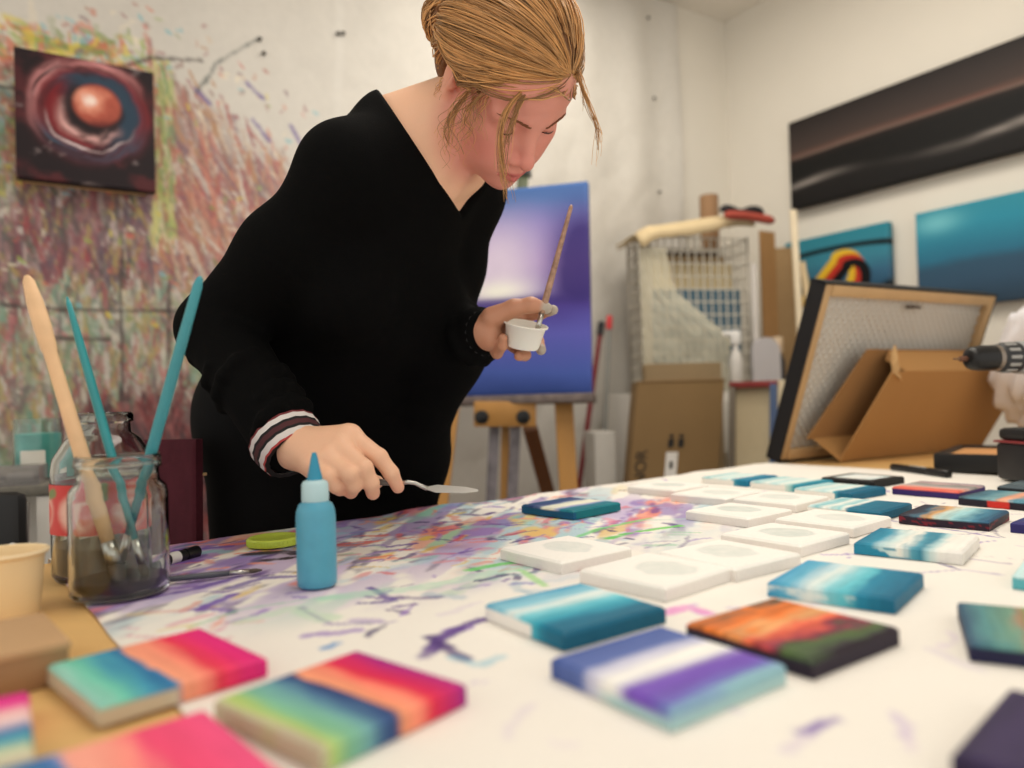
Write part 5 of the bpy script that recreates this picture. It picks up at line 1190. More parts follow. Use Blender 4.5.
ledge = pc_ - pup * (ph / 2 + .012) + pn * .012
splat = mat('splattered_ledge', (112, 100, 96), 0.6, var=0.6, vscale=45)
m = MB(); m.box(ledge, (pw + .012, .075, .024), np.array([eax, -pn, pup]), bev=.003); m.build('ledge', splat, easel, 40)
bk = ledge - pn * .065
def foot(px, py, d, z=0.0): p = P(px, py, d); return p
for (px0, px1), nm in (((453, 438), 'leg'), ((563, 570), 'leg')):
    top_ = P(px0, 396, ED + .05); bot_ = P(px1, 520, ED + .03); d_ = (bot_ - top_) / (top_[2] - bot_[2]); bot2 = top_ + d_ * top_[2]
    m = MB(); m.bar(bot2 + EZ * .004, top_ + EZ * .03, .052, .030, (0, 1, 0), bev=.003); m.build('leg', ew, easel, 40)
a = P(474, 414, ED + .02); b = P(536, 414, ED + .02)
m = MB(); m.bar(a, b, .030, .072, EZ, bev=.004); m.build('cross_plate', ew, easel, 40)
for px in (484, 525):
    kk = P(px, 417, ED - .02); m = MB(); m.lathe([(.007, -.012), (.007, .008), (.018, .009), (.020, .016), (.019, .028), (.010, .032), (0, .032)], kk, en, 20); m.build('knob', mat('knob_black', (22, 22, 23), 0.4), easel, 50)
for px in (496, 517):
    a = P(px, 424, ED + .04); b = P(px - 5, 520, ED + .04); d_ = (b - a) / (a[2] - b[2]); m = MB(); m.bar(a + d_ * (a[2] - .05), a + EZ * .05, .030, .022, (0, 1, 0), bev=.002); m.build('mast_rail', mat('mast_splatter', (116, 110, 114), 0.5, var=0.75, vscale=26), easel, 40)
a = P(507, 426, ED + .06); b = P(505, 520, ED + .06); d_ = (b - a) / (a[2] - b[2]); m = MB(); m.bar(a + d_ * (a[2] - .05), a + EZ * .1, .024, .018, (0, 1, 0)); m.build('centre_post', ew, easel)
mt0 = bk - pn * .012 + EZ * .02 - eax * .0; mt0 = P(508, 395, ED + .12); mt1 = P(523, 176, ED + .15)
m = MB(); m.bar(mt0, mt1, .034, .024, (0, 1, 0), bev=.002); m.build('mast', mat('mast_green', (96, 104, 74), 0.5, var=0.3, vscale=30), easel, 40)
m = MB(); m.box(mt1 + EZ * .012, (.045, .05, .028), np.array([eax, -pn, pup]), bev=.004); m.build('top_clamp', mat('clamp_metal', (90, 96, 100), 0.35, 0.7), easel, 40)
a = P(530, 428, ED + .12); b = P(553, 512, ED + .34); d_ = (b - a) / (a[2] - b[2]); m = MB(); m.bar(a + d_ * (a[2] - .012), a, .045, .030, (0, 1, 0), bev=.003); m.build('rear_leg', ewd, easel, 40)

# ================================================================== BACK RIGHT CORNER
def pole(label, p0, p1, r, col, tipcol, name='pole', shoe=False):
    d_ = (p1 - p0) / (p0[2] - p1[2]); f_ = p0 + d_ * (p0[2] - .004)
    t = thing(name, label, 'pole', f_)
    m = MB(); m.tube([f_, f_ + (p0 - f_) * .5, p0], r, 12); m.build('shaft', col, t, 40)
    u = unit(p0 - f_); m = MB(); m.tube([p0 - u * .005, p0 + u * .04, p0 + u * .045], [r * 1.4, r * 1.4, r * .9], 12); m.build('end_cap', tipcol, t, 40)
pole('dark red pole with a black end leaning just right of the easel', P(600, 334, 2.60), P(584, 450, 2.54), .009, mat('pole_red', (122, 40, 44), 0.45), mat('pole_black', (34, 34, 36), 0.5))
pole('grey metal pole with a red end cap right of the dark red one', P(609, 328, 2.66), P(603, 490, 2.60), .008, mat('pole_grey', (150, 150, 144), 0.4, 0.4), mat('pole_redcap', (186, 44, 48), 0.45))
CX = WL; CN = NL                                             # things here line up with wall_left
def up_box(name, label, cat, pl_, pr_, ytop, d, depth, zb, matl, part, ax=None, lean_=0.0):
    A = P(*pl_, d); B = P(*pr_, d); ax = unit((B - A) * np.array([1, 1, 0])) if ax is None else ax
    g = ray(*pr_); B = A + ax * ((A[1] * g[0] - A[0]) / (ax[0] - ax[1] * g[0]))   # right end on its own line of sight
    n = np.array([ax[1], -ax[0], 0]); w = float((B - A) @ ax); zt = P((pl_[0] + pr_[0]) / 2, ytop, d)[2]
    t = thing(name, label, cat, [(A[0] + B[0]) / 2, (A[1] + B[1]) / 2, zb]); c = (A + B) / 2; c[2] = (zt + zb) / 2; c = c - n * depth / 2
    m = MB(); m.box(c, (w, depth, zt - zb), np.array([ax, -n, EZ]), bev=.003); m.build(part, matl, t, 40)
    return t, A, B, ax, n, zt
# storage cabinet that the corner clutter stands on
cab, A, B, ax, n, zc = up_box('storage_cabinet', 'low pale storage cabinet in the corner behind the cartons', 'cabinet', (634, 470), (785, 470), 392, 2.50, .26, 0.0, mat('cabinet_white', (206, 202, 194), 0.6, var=0.04), 'body', ax=unit([.97, .24, 0]))
cA, cax0, cn0 = A * np.array([1, 1, 0]), ax, n
for k in range(2):
    w = float((B - A) @ ax); m = MB(); c = A + ax * w * (.25 + .5 * k) + n * .009; c[2] = zc / 2
    m.box(c, (w * .48, .016, zc - .06), np.array([ax, -n, EZ]), bev=.002); d_ = m.build('door', mat('cabinet_door', (198, 194, 186), 0.55, var=0.04), cab, 40)
    m = MB(); h_ = c + ax * w * .18 * (1 if k == 0 else -1) + n * .02 + EZ * .2; m.bar(h_ - EZ * .05, h_ + EZ * .05, .008, .012, n); m.build('handle', m_steel, d_)
m_box = mat('carton', (122, 96, 60), 0.85, var=0.08, vscale=10)
# tall carton leaning against the cabinet
d0 = 2.30
cTL, cTR = P(638, 378, d0), P(727, 376, d0 + .02); cBL = P(622, 488, d0 - .03); cax_ = unit((cTR - cTL) * np.array([1, 1, 0])); cn = np.array([cax_[1], -cax_[0], 0])
sl = (cTL - cBL); cup_ = unit(unit(sl) * 1.0 - cax_ * 0.06); cw = .275; Hc_ = cTL[2] / cup_[2]
car = thing('carton', 'tall brown cardboard carton with black print and a white sticker', 'carton', [cTL[0] - .1, cTL[1], 0])
cc_ = cTL + cax_ * cw / 2 - cup_ * Hc_ / 2; cnn = np.cross(cax_, cup_); cnn = cnn if cnn[1] < 0 else -cnn
m = MB(); m.box(cc_ - cnn * .045, (cw, .085, Hc_ - .03), np.array([cax_, -cnn, cup_]), bev=.003); m.build('carton_body', m_box, car, 40)
for s_ in (0, 1):
    m = MB(); m.box(cTL + cax_ * cw / 2 - cnn * (.022 + .045 * s_) - cup_ * .012, (cw, .042, .006), np.array([cax_, -cnn, cup_]), bev=.001); m.build('flap', mat('carton_flap', (134, 106, 70), 0.85), car, 40)
def on_car(px, py): return onplane(px, py, cc_ - cnn * .0015, cnn)
text_mesh('printed_letters', 'NOR', .050, on_car(641, 468), cup_, -cax_, ink, car, .0006)
for px in (671, 681): 
    m = MB(); c = on_car(px, 443); m.box(c, (.018, .0012, .026), np.array([cax_, -cnn, cup_])); m.box(c + cup_ * .022, (.012, .0012, .010), np.array([cax_, -cnn, cup_])); m.build('printed_symbol', ink, car)
m = MB(); m.box(on_car(671, 466), (.036, .0014, .085), np.array([cax_, -cnn, cup_])); stk = m.build('sticker', mat('white_sticker', (222, 218, 212), 0.6), car)
m = MB(); m.box(on_car(671, 465) + cnn * .001, (.010, .0012, .022), np.array([cax_, -cnn, cup_])); m.build('sticker_print', ink, stk)
# shallow grey-brown carton behind it, its top edge showing
up_box('carton', 'grey-brown carton standing just behind the tall one, only its top edge showing', 'carton', (645, 375), (722, 372), 363, 2.40, .045, 0.0, mat('carton_grey', (136, 116, 86), 0.85, var=0.06), 'carton_body', ax=cax_)
# stretcher frame with red top edge and blue side
fr = thing('stretched_canvas', 'back of a stretched canvas with red top edge and blue side, beside the tall carton', 'canvas', P(750, 480, 2.42) * np.array([1, 1, 0]))
fa = P(729, 382, 2.45); fb = P(768, 380, 2.40); fax = unit((fb - fa) * np.array([1, 1, 0])); fn_ = np.array([fax[1], -fax[0], 0]); fw = .150; fz = fa[2]
fl = unit(EZ * 1 + np.array([.04, .0, 0])); 
fc = fa + fax * fw / 2; fc = fc - fl * fz / 2
m = MB(); m.box(fc - fn_ * .02, (fw - .03, .006, fz - .03), np.array([fax, -fn_, fl])); m.build('canvas_back', mat('raw_canvas', (206, 190, 156), 0.85, var=0.05), fr)
m = MB(); m.box(fc + fl * (fz / 2 - .010) - fn_ * .012, (fw, .034, .020), np.array([fax, -fn_, fl]), bev=.002); m.build('top_bar', mat('bar_red', (140, 48, 46), 0.6, var=0.3, vscale=40), fr, 40)
m = MB(); m.box(fc + fax * (fw / 2 - .012) - fn_ * .010, (.022, .034, fz - .02), np.array([fax, -fn_, fl]), bev=.002); m.build('side_bar', mat('bar_blue', (72, 92, 128), 0.6, var=0.3, vscale=30), fr, 40)
m = MB(); m.box(fc - fax * (fw / 2 - .010) - fn_ * .012, (.020, .034, fz - .02), np.array([fax, -fn_, fl]), bev=.002); m.build('side_bar', mat('bar_grey', (120, 110, 96), 0.6), fr, 40)
up_box('stretched_canvas', 'cream canvas back standing between the blue-sided one and the bubble-wrapped canvas', 'canvas', (770, 384), (800, 384), 380, 2.50, .03, 0.0, mat('raw_canvas_b', (210, 196, 166), 0.85, var=0.05), 'canvas_back', ax=fax)
# wire bin standing on the cabinet, full of boards
WD = 2.66
wax = cax0; wn = cn0; zt = P(700, 240, WD)[2]; z0 = zc + .002
def on_cab(px, back):                                       # point over the cabinet, so far behind its front edge, seen at px
    g = ray(px, 390); o = cA - cn0 * back; t = (o[1] * g[0] - o[0]) / (cax0[0] - cax0[1] * g[0]); return o + cax0 * t
wl0 = on_cab(654, .055); wr0_ = on_cab(752, .055); wdp = .19; WW = float((wr0_ - wl0) @ wax)
bin_ = thing('wire_bin', 'tall white wire bin full of boards standing in the corner', 'wire bin', (wl0 + wr0_) / 2 - wn * wdp / 2 + EZ * z0)
wire = mat('wire_white', (206, 200, 186), 0.4)
def wirepanel(name, p0, p1, nv, nh):
    m = MB()
    for k in range(nv + 1): q = p0 + (p1 - p0) * k / nv; m.tube([q + EZ * z0, q + EZ * zt], .0028, 6, cap=False)
    for k in range(nh + 1): z = z0 + (zt - z0) * k / nh; m.tube([p0 + EZ * z, p1 + EZ * z], .0028, 6, cap=False)
    return m.build(name, wire, bin_, True)
wirepanel('front_grid', wl0, wr0_, 13, 12); wirepanel('left_grid', wl0, wl0 - wn * wdp, 7, 12); wirepanel('right_grid', wr0_, wr0_ - wn * wdp, 7, 12); wirepanel('back_grid', wl0 - wn * wdp, wr0_ - wn * wdp, 13, 12)
for q in (wl0, wr0_, wr0_ - wn * wdp, wl0 - wn * wdp):
    m = MB(); m.tube([q + EZ * z0, q + EZ * (zt + .006)], .005, 8); m.build('corner_rod', mat('rod_pale', (176, 170, 158), 0.4, 0.3), bin_, True)
for k, (o_, ytop, col, lbl) in enumerate([(.035, 290, (82, 112, 130), 'slate blue board standing in the wire bin, lowest of its boards'), (.075, 262, (214, 196, 156), 'cream board in the wire bin, behind the slate blue one'), (.112, 252, (176, 150, 112), 'tan board in the wire bin, behind the cream one'), (.150, 246, (90, 76, 66), 'dark brown board at the back of the wire bin')]):
    z1 = P(700, ytop, WD)[2]; c = (wl0 + wr0_) / 2 - wn * o_; c[2] = (z0 + .003 + z1) / 2
    t = tag(MB().box(c, (WW - .035 - .012 * k, .012, z1 - z0 - .003), np.array([wax, -wn, EZ]), bev=.002).build('board', mat('bin_board_%d' % k, col, 0.8, var=0.15, vscale=12), None, 40), lbl, 'board', 'boards in the wire bin')
# folded cover over the bin
lidL = P(634, 258, WD - .05); lidR = P(748, 226, WD + .02); zl = zt + .040
cvx = np.linspace(0, 1, 26); cvy = np.linspace(0, 1, 12); CXg, CYg = np.meshgrid(cvx, cvy, indexing='ij')
pL = wl0 + wn * .040 - wax * .050; pw_ = wax * (WW + .055); pd_ = -wn * (wdp + .030)
zz = zl - .034 + .070 * CXg ** 1.1 + .016 * fbm(CXg * 5, CYg * 4, 3) - .024 * sstep(.12, 0, CXg) - .030 * sstep(.16, 0, CYg) - .02 * sstep(.2, 0, CYg) * fbm(CXg * 7, CYg * 0, 2)
Vv = pL + CXg[..., None] * pw_ + CYg[..., None] * pd_ + zz[..., None] * EZ
cov = thing('folded_cover', 'beige folded cloth cover lying over the wire bin', 'cloth', pL + pw_ * .5 + pd_ * .5 + EZ * zl)
ids = np.arange(26 * 12).reshape(26, 12); Fg = np.stack([ids[:-1, :-1], ids[1:, :-1], ids[1:, 1:], ids[:-1, 1:]], -1).reshape(-1, 4)
for k, (dz, nm, col) in enumerate(((0, 'lower_fold', (170, 150, 116)), (.014, 'upper_fold', (198, 178, 140)))):
    o = link_mesh(nm, (Vv + EZ * dz + wn * (.010 * (1 - k))).reshape(-1, 3), Fg.tolist(), mat('cover_%d' % k, col, 0.9, var=0.08, vscale=20), cov, True)
    so_ = o.modifiers.new('thickness', 'SOLIDIFY'); so_.thickness = .007; so_.offset = 0
m = MB(); q0 = pL + pw_ * .70 + wn * .0 + EZ * (zl + .050); m.tube([q0 + wax * x + EZ * (.007 * math.sin(x * 60)) for x in np.linspace(0, .17, 12)], [.006] + [.014] * 10 + [.006], 10); 
tag(m.build('black_strap', mat('strap_black', (26, 25, 27), 0.7), None, True), 'black webbing strap bunched on top of the beige cover', 'strap')
m = MB(); q0 = pL + pw_ * .70 + wn * .030 + EZ * (zl + .026); m.tube([q0 + wax * x - EZ * (.25 * max(0, x - .07) ** 1.3) for x in np.linspace(0, .19, 12)], [.008] + [.016] * 10 + [.008], 10)
tag(m.build('red_cloth', mat('cloth_red', (156, 66, 52), 0.85, var=0.2), None, True), 'rusty red rag beside the black strap on the beige cover', 'rag')
# cardboard tube behind
tq = P(709, 205, 2.92); tt = thing('cardboard_tube', 'brown cardboard tube standing upright in the corner behind the wire bin', 'tube', [tq[0], tq[1], 0])
m = MB(); ztb = P(709, 196, 2.92)[2]; m.lathe([(.036, 0), (.036, ztb), (.031, ztb), (.031, .01), (0, .01)], [tq[0], tq[1], 0], seg=28); m.build('tube_wall', mat('tube_board', (150, 116, 84), 0.8, var=0.05), tt, 50)
m = MB(); m.lathe([(.0305, ztb - .03), (.0305, ztb - .012), (0, ztb - .012)], [tq[0], tq[1], 0], seg=28); m.build('end_plug', mat('plug_board', (120, 92, 66), 0.8), tt, 50)
# brown cardboard sheet and white strip to the right of the bin
cs = on_cab(775, .14); csz1 = P(775, 232, cs[1])[2]; csa = unit([.85, .5, 0]); csn = np.array([csa[1], -csa[0], 0])
cst = thing('cardboard_sheet', 'bent brown cardboard sheet standing between the wire bin and the wood strips', 'cardboard', [cs[0], cs[1], zc])
m = MB(); m.box([cs[0] - .010, cs[1], (csz1 + zc) / 2 + .002], (.075, .010, csz1 - zc), np.array([csa, -csn, EZ])); m.build('panel', mat('card_brown', (164, 124, 78), 0.85, var=0.08), cst)
m = MB(); m.box([cs[0] + .060, cs[1] + .012, (csz1 + zc) / 2 - .028], (.085, .010, csz1 - zc - .06), np.array([unit([1, -.25, 0]), unit([.25, 1, 0]), EZ])); m.build('folded_panel', mat('card_tan', (150, 122, 84), 0.85, var=0.08), cst)
ws = on_cab(757.5, .062); wst = MB().box([ws[0], ws[1], (P(757, 264, ws[1])[2] + zc) / 2 + .002], (.022, .012, P(757, 264, ws[1])[2] - zc), np.array([csa, -csn, EZ]), bev=.001).build('white_strip', mat('strip_white', (224, 218, 212), 0.6), None, 40)
tag(wst, 'narrow white board strip standing in front of the brown cardboard sheet', 'strip')
# two wood strips leaning in the corner
for (x0, y0, x1, y1, w_, col, lbl) in ((793, 210, 800, 330, .022, (222, 206, 176), 'tall pale wooden strip leaning by the right wall, reaching the black seascape'), (802, 262, 812, 330, .020, (200, 178, 140), 'shorter wooden strip leaning just right of the tall pale one')):
    a = P(x0, y0, 2.70); b = P(x1, y1, 2.66); d_ = (b - a) / (a[2] - b[2]); f_ = a + d_ * (a[2] - .005)
    m = MB(); m.bar(f_, a, w_, .014, (0, 1, 0), bev=.002); tag(m.build('wood_strip', mat('strip_%d' % x0, col, 0.6, var=0.12, vscale=20), None, 40), lbl, 'wood strip')
# plastic bag, bottles and rounded panel on the cabinet front
def blob(c, r, R=None, amp=.2, seed=0, nu=40, nv=26):
    m = MB(); m.ell((0, 0, 0), (1, 1, 1), None, 0, nu, nv); V = m.v[0]
    k = 1 + amp * 2 * (fbm(V[:, 0] * 2.2 + seed, V[:, 1] * 2.2 + V[:, 2] * 3, 4) - .5); m.v[0] = V * k[:, None] * np.asarray(r) @ (np.eye(3) if R is None else R) + np.asarray(c); return m
m_bag = mat('bag_plastic', (222, 210, 172), 0.25, trans=0.35, ior=1.2, var=0.1, vscale=18, bump=0.5, bscale=14)
bx, by = np.meshgrid(np.linspace(0, 1, 70), np.linspace(0, 1, 60), indexing='ij')
g0_ = wl0 + wn * .012 - wax * .050; bwid = WW * .78 + .050
bell = sstep(1.0, 0.55, by) 
wid = (0.34 + 0.66 * sstep(0.80, 0.30, by)) * (0.92 + 0.30 * (fbm(by * 5, by * 0 + 2, 3) - 0.4))                    # narrow at the top left, wide at the foot
Zb = zc + .004 + by * (zt - zc - .05)
out = .012 + .030 * bell * (0.35 + 0.9 * fbm(bx * 4, by * 4, 3)) * np.sin(np.pi * np.clip(bx, .02, .98)) + .016 * np.abs(fbm(bx * 9 + by * 4, by * 7, 3) - .45)
Vg = g0_ + (bx * wid * bwid)[..., None] * wax + out[..., None] * wn + (Zb + .012 * fbm(bx * 6, by * 5, 2))[..., None] * EZ
ids = np.arange(70 * 60).reshape(70, 60)
bgt = link_mesh('plastic_bag', Vg.reshape(-1, 3), np.stack([ids[:-1, :-1], ids[1:, :-1], ids[1:, 1:], ids[:-1, 1:]], -1).reshape(-1, 4), mat('bag_film', (240, 232, 204), 0.18, var=0.1, vscale=12, alpha=0.42, bump=0.5, bscale=26), None, True)
tag(bgt, 'crumpled see-through cream plastic bag hanging over the front of the wire bin', 'bag')
sb = on_cab(737, .024); sb[2] = zc + .002
spb = thing('spray_bottle', 'white plastic spray bottle next to the cream bag', 'bottle', sb)
m = MB(); m.lathe([(0, 0), (.020, 0), (.022, .004), (.022, .10), (.018, .125), (.010, .145), (.009, .16), (0, .16)], sb, seg=28); m.build('bottle_body', mat('spray_white', (214, 210, 204), 0.4, var=0.04), spb, 50)
m = MB(); m.box(sb + EZ * .185, (.034, .026, .050), bev=.006); m.box(sb + EZ * .20 + np.array([-.03, 0, 0]), (.04, .014, .018), bev=.004); m.build('trigger_head', mat('spray_head', (230, 228, 224), 0.35), spb, 40)
rp = on_cab(768, .030); rz = zc + .002; rt_ = P(768, 337, rp[1])[2]
prof = [(-.055, 0), (.055, 0)] + [(.055 * math.cos(a), (rt_ - rz - .055) + .055 * math.sin(a)) for a in np.linspace(0, math.pi, 16)]
pts = [np.array([rp[0], rp[1], rz]) + wax * x + EZ * z for x, z in prof]
t = thing('rounded_board', 'light grey board with a rounded top standing right of the spray bottle', 'board', [rp[0], rp[1], rz]); MB().prism(pts, wn * -1, .014).build('panel', mat('rounded_grey', (190, 186, 188), 0.6, var=0.04), t, 40)
m = MB(); m.bar(pts[0] + wn * .008 + EZ * .009, pts[1] + wn * .008 + EZ * .009, .014, .016, EZ, bev=.001); m.build('blue_base_strip', mat('strip_blue', (88, 124, 156), 0.6), t, 40)
db = on_cab(779, .075); db[2] = zc + .002
t = thing('brown_bottle', 'dark bottle with a beige cap standing right of the rounded grey board', 'bottle', db)
m = MB(); m.lathe([(0, 0), (.024, 0), (.025, .004), (.025, .10), (.018, .12), (.013, .128), (.013, .135), (0, .135)], db, seg=24); m.build('bottle_body', mat('bottle_dark', (44, 40, 44), 0.3), t, 50)
m = MB(); m.lathe([(0, .132), (.018, .132), (.019, .136), (.019, .185), (.016, .190), (0, .190)], db, seg=24); m.build('cap', mat('cap_beige', (206, 182, 152), 0.5), t, 50)
up_box('storage_box', 'pale grey storage box on the floor in front of the two poles', 'box', (596, 490), (617, 490), 432, 2.36, .10, 0.0, mat('box_pale', (186, 182, 174), 0.6), 'box_body', ax=unit([.97, .24, 0]))

# ================================================================== RIGHT END OF THE TABLE
# large stretched canvas seen from behind, bubble wrap over its back, its painted black edge at left
ga = unit([.87, .5, 0]); gn = np.array([ga[1], -ga[0], 0]); gup = unit(EZ + np.array([gn[0], gn[1], 0]) * .36); gnn = np.cross(ga, gup); gnn = gnn if gnn[1] < 0 else -gnn
gb = Tz(788, 468); gtl = P(822, 285, 1.0); 
g0 = np.array([gb[0], gb[1], TABLE_Z + .012]) - gn * .09 + ga * .066
gh = .425; gw = .69
# tip the whole frame a little clockwise as in the photo
rot = math.radians(0); gx_ = ga * math.cos(rot) - gup * math.sin(rot); gu_ = gup * math.cos(rot) + ga * math.sin(rot)
g0 = g0 + EZ * (gw * math.sin(rot) * 0.0)
big = thing('large_canvas', 'large stretched canvas turned backwards, with bubble wrap inside its wooden frame', 'canvas', g0 + ga * gw / 2)
def gp(x, y, z=0.0): return g0 + gx_ * x + gu_ * y + gnn * z
zlift = gw * math.sin(rot); 
m_fr = mat('frame_wood', (190, 156, 112), 0.6, var=0.14, vscale=16, stretch=(1, 1, 1))
Rg = np.array([gx_, -gnn, gu_])
bw_ = .026
for nm, c, s_ in (('stretcher_bar', (bw_ / 2, gh / 2), (bw_, .024, gh)), ('stretcher_bar', (gw - bw_ / 2, gh / 2), (bw_, .03, gh)), ('stretcher_bar', (gw / 2, gh - bw_ / 2), (gw - 2 * bw_, .03, bw_)), ('stretcher_bar', (gw / 2, bw_ / 2), (gw - 2 * bw_, .03, bw_))):
    m = MB(); m.box(gp(*c), s_, Rg, bev=.002); m.build(nm, m_fr, big, 40)
m = MB()
for c, s_ in (((-.003, gh / 2, -.003), (.006, .034, gh + .01)), ((gw + .003, gh / 2, -.003), (.006, .034, gh + .01)), ((gw / 2, gh + .003, -.003), (gw + .012, .034, .006)), ((gw / 2, -.003, -.003), (gw + .012, .034, .006)), ((gw / 2, gh / 2, -.0225), (gw + .012, .005, gh + .012))):
    m.box(gp(*c), s_, Rg)
lab(m.build('painted_canvas', mat('canvas_black', (20, 19, 21), 0.6), big), 'black painted edge and front of the canvas')
nx, ny = 230, 130
Xb, Yb = np.meshgrid(np.linspace(bw_ * .9, gw - bw_ * .9, nx), np.linspace(bw_ * .9, gh - bw_ * .9, ny), indexing='ij')
bub = .0055 * np.clip(np.cos(Xb * 2 * math.pi / .024) * np.cos((Yb) * 2 * math.pi / .024), 0, 1) ** .5 + .008 * fbm(Xb * 8, Yb * 8, 3)
Vb = g0 + gx_ * Xb[..., None] + gu_ * Yb[..., None] + gnn * (bub - .004)[..., None]
ids = np.arange(nx * ny).reshape(nx, ny)
bwm = link_mesh('bubble_wrap', Vb.reshape(-1, 3), np.stack([ids[:-1, :-1], ids[1:, :-1], ids[1:, 1:], ids[:-1, 1:]], -1).reshape(-1, 4), mat('bubble_film', (206, 200, 190), 0.22, trans=0.15, var=0.06, vscale=8), big, True)
m = MB(); m.tube([gp(gw * .45, gh - .04, .016), gp(gw * .50, gh - .038, .018), gp(gw * .53, gh - .04, .016)], .004, 8); m.build('hanging_clip', mat('clip_dark', (70, 56, 46), 0.5), big, True)
# open cardboard box propped in front of it
hb = TABLE_Z + .003
bBL = Tz(840, 463); bBL[2] = hb; bdx = unit([.87, .5, 0]); bln = unit(EZ * .62 + bdx * .38 + np.array([-.3, .5, 0]) * .0)
bn_ = np.cross(bdx, bln); bn_ = unit(bn_ if bn_[1] < 0 else -bn_)
bTL = P(893, 372, bBL[1] - .02)
bupv = bTL - bBL; bl_ = float(np.linalg.norm(bupv)); bupv = unit(bupv); bn_ = unit(np.cross(bdx, bupv)); bn_ = bn_ if bn_[1] < 0 else -bn_
blen = .60; bth = .10
cbx = thing('cardboard_box', 'torn open brown cardboard box propped against the bubble-wrapped canvas', 'box', bBL + bdx * blen / 2)
m_cb = mat('box_brown', (170, 126, 74), 0.85, var=0.06, vscale=8); m_cbi = mat('box_inner', (150, 110, 66), 0.9, var=0.06, vscale=8)
thv = P(864, 349, bTL[1] + .010) - bTL
def bp_(x, y, z): return bBL + bdx * x + bupv * y + thv * (z / bth)
t_ = .004
def slab(name, pts, n_, mm=None): o = MB().prism([bp_(*p) for p in pts], n_, t_).build(name, mm or m_cb, cbx); return o
slab('front_panel', [(0, 0, 0), (blen, 0, 0), (blen, bl_, 0), (0.0, bl_, 0)], bn_ * -1)
slab('back_panel', [(-.02, 0, bth), (blen, 0, bth), (blen, bl_ * 1.0, bth), (.01, bl_ * 1.0, bth)], bn_, m_cbi)
nt_ = unit(np.cross(bdx, bn_)); 
slab('bottom_panel', [(0, .001, .004), (blen, .001, .004), (blen, .001, bth), (0, .001, bth)], bupv)
top_prof = [(.0, bl_, .004), (.02, bl_ * 1.01, .010), (.06, bl_, .004), (blen, bl_, .004), (blen, bl_ * 1.0, bth), (.10, bl_ * 1.0, bth), (.06, bl_ * 1.0, bth * .75), (.035, bl_ * 1.0, bth * .55)]
slab('top_panel', [top_prof[i] for i in (2, 3, 4, 5, 6, 7)], -bupv)
slab('end_panel', [(blen - .004, 0, 0), (blen - .004, 0, bth), (blen - .004, bl_ * 1.0, bth), (blen - .004, bl_, 0)], -bdx)
# torn flap, ragged
rg = random.Random(2)
rag = [(.0, bl_ * .99, .0)] + [(.0 + .012 * k, bl_ * (1.0 + (.10 if k % 2 else .03) + rg.uniform(0, .03)), .012 + .012 * k) for k in range(6)] + [(.05, bl_ * 1.0, .03), (.035, bl_ * .93, -.006)]
slab('torn_flap', rag, bn_, mat('torn_board', (196, 158, 108), 0.9, var=0.15, vscale=60))
# white cloth heaped behind the box
wc = wr(1030, 380, .16); wc = P(1056, 400, 1.84)
t = thing('white_bundle', 'bundle of white cloth at the right edge behind the cardboard box', 'cloth', [wc[0], wc[1], TABLE_Z])
m = blob([wc[0] + .02, wc[1], TABLE_Z + .20], (.13, .10, .225), None, .55, 21, 90, 60); m.v[0][:, 2] = np.maximum(m.v[0][:, 2], TABLE_Z + .005); m.build('cloth_folds', mat('bundle_white', (224, 222, 224), 0.8, var=0.04, bump=0.3, bscale=20), t, True)
m = MB(); m.tube([[wc[0] - .10, wc[1] - .02, TABLE_Z + .34], [wc[0] + .0, wc[1] - .08, TABLE_Z + .345], [wc[0] + .12, wc[1] - .03, TABLE_Z + .34]], .006, 8); m.build('tie', mat('tie_grey', (170, 168, 170), 0.7), t, True)
# shallow black frame with wood inside
k0 = Tz(934, 474); k0[2] = TABLE_Z + .0045; kx = unit([.90, .20, 0]); ky = np.array([-kx[1], kx[0], 0]); kx_l, ky_l, kh = .42, .26, .036
kx = unit(Tz(1024, 477) - Tz(934, 473.5)); ky = np.array([-kx[1], kx[0], 0])
kf = thing('shadow_frame', 'shallow black frame with a wood panel inside, lying left of the power drill', 'frame', k0 + kx * kx_l / 2 + ky * ky_l / 2)
Rk = np.array([kx, ky, EZ]); mbk = mat('frame_black', (18, 17, 18), 0.5)
for c, s_ in (((kx_l / 2, .007), (kx_l, .014)), ((kx_l / 2, ky_l - .007), (kx_l, .014)), ((.007, ky_l / 2), (.014, ky_l - .028)), ((kx_l - .007, ky_l / 2), (.014, ky_l - .028))):
    m = MB(); m.box(k0 + kx * c[0] + ky * c[1] + EZ * kh / 2, (s_[0], s_[1], kh), Rk, bev=.001); m.build('frame_side', mbk, kf, 40)
m = MB(); m.box(k0 + kx * kx_l / 2 + ky * ky_l / 2 + EZ * .026, (kx_l - .03, ky_l - .03, .008), Rk); m.build('wood_panel', mat('panel_wood', (206, 150, 96), 0.55, var=0.1, vscale=6, stretch=(1, 10, 1)), kf)
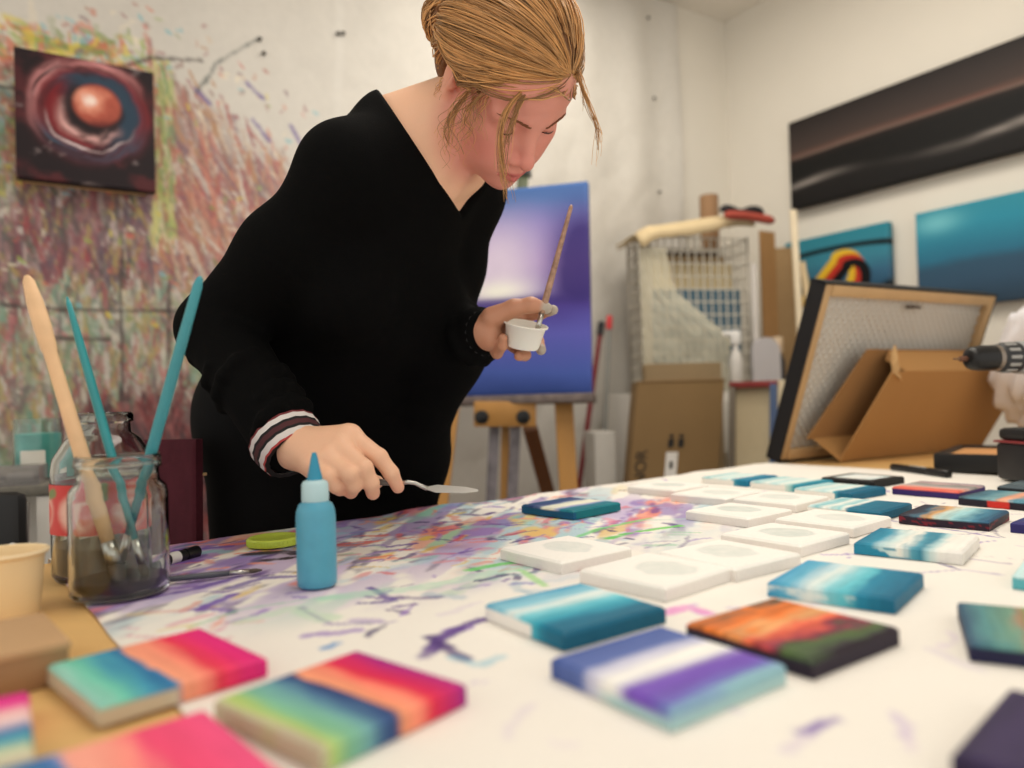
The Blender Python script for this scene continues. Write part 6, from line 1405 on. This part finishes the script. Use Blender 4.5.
# pen
p0, p1 = Tz(892, 467, TABLE_Z + .0088), Tz(949, 474.5, TABLE_Z + .0088); pd = unit(p1 - p0); L_ = np.linalg.norm(p1 - p0)
pen = thing('pen', 'black felt pen with small white print lying on the bare wood', 'pen', (p0 + p1) / 2 - EZ * .0088)
m = MB(); m.tube([p0 + pd * x * L_ for x in (0, .03, .66, .67)], [.006, .0080, .0080, .007], 16); m.build('barrel', mat('pen_black', (20, 20, 22), 0.35), pen, 40)
m = MB(); m.tube([p0 + pd * x * L_ for x in (.67, .68, .97, 1)], [.0085, .0088, .0088, .007], 16); m.build('cap', mat('pen_cap', (16, 16, 18), 0.3), pen, 40)
m = MB(); m.bar(p0 + pd * L_ * .34 + EZ * .0080 , p0 + pd * L_ * .62 + EZ * .0080, .0040, .0006, EZ); m.build('white_print', mat('pen_print', (200, 200, 198), 0.5), pen)
# power drill standing on its battery
dz = 1.30
tipd = P(953, 359, dz); backd = P(1180, 353, dz); dd = unit(np.array([1.0, .12, 0])); tip = tipd
dr_base = Tz(1040, 486); 
drill = thing('power_drill', 'black and grey power drill standing on its battery at the right edge', 'drill', [tip[0] + dd[0] * .185, tip[1] + dd[1] * .185, TABLE_Z])
def da(x): return tip + dd * x
m = MB(); m.tube([da(x) for x in (0, .002, .010, .012, .030)], [.0008, .0016, .0018, .0030, .0032], 10); m.build('drill_bit', mat('bit_steel', (120, 96, 76), 0.35, 0.9), drill, 40)
m = MB(); m.tube([da(x) for x in (.012, .0125, .026, .0265)], [.004, .0048, .0048, .004], 6); m.build('bit_holder', mat('bit_brown', (110, 72, 52), 0.45, 0.4), drill, 40)
m = MB(); m.tube([da(x) for x in (.026, .0275, .031, .037, .048, .050, .074, .075)], [.008, .0135, .0180, .0208, .0218, .0225, .0225, .020], 28); m.build('chuck', mat('chuck_black', (30, 29, 29), 0.35, 0.3), drill, 40)
m = MB(); m.tube([da(x) for x in (.0745, .075, .083, .084)], [.020, .0228, .0228, .020], 28); m.build('chuck_ring', mat('ring_grey', (132, 122, 112), 0.35, 0.6), drill, 40)
m = MB(); m.tube([da(x) for x in (.083, .088, .112, .118)], [.020, .0245, .0265, .0265], 28)
m.build('torque_collar', mat('collar_black', (40, 40, 42), 0.5), drill, 40)
for k in range(12):
    a = k / 12 * 2 * math.pi; sx = np.cross(dd, EZ); r_ = EZ * math.cos(a) + sx * math.sin(a)
    m = MB(); m.box(da(.100) + r_ * .0256, (.020, .006, .003), np.array([dd, np.cross(r_, dd), r_]), bev=.0008); m.build('collar_rib', mat('rib_grey', (150, 148, 144), 0.5), drill, 40)
m = MB(); m.tube([da(x) for x in (.118, .122, .150, .215, .225)], [.0275, .029, .030, .029, .022], 24); m.build('motor_housing', mat('drill_grey', (150, 150, 148), 0.5), drill, 40)
m = MB(); m.tube([da(.165) - EZ * .02, da(.178) - EZ * .07, da(.186) - EZ * .125], [.022, .019, .022], 18, flat=1.2, ref=dd); m.build('grip', mat('grip_black', (24, 24, 25), 0.7), drill, 40)
m = MB(); m.box(da(.146) - EZ * .052, (.012, .012, .026), np.array([dd, np.cross(EZ, dd), EZ]), bev=.003); m.build('trigger', mat('trigger_red', (150, 40, 40), 0.5), drill, 40)
zbt = TABLE_Z + .0048; ztop = tip[2] - .125; bc = da(.168)
m = MB(); m.box([bc[0], bc[1], (zbt + ztop) / 2 - .012], (.128, .078, ztop - zbt - .024), np.array([dd, np.cross(EZ, dd), EZ]), bev=.008); m.build('battery', mat('battery_black', (34, 32, 33), 0.5), drill, 40)
m = MB(); m.box([bc[0], bc[1], ztop - .010], (.120, .074, .022), np.array([dd, np.cross(EZ, dd), EZ]), bev=.008); m.build('battery_shoe', mat('shoe_black', (26, 26, 27), 0.5), drill, 40)
m = MB(); m.box([bc[0], bc[1], ztop - .023], (.131, .081, .004), np.array([dd, np.cross(EZ, dd), EZ]), bev=.001); m.build('red_stripe', mat('stripe_red', (140, 50, 52), 0.5), drill, 40)
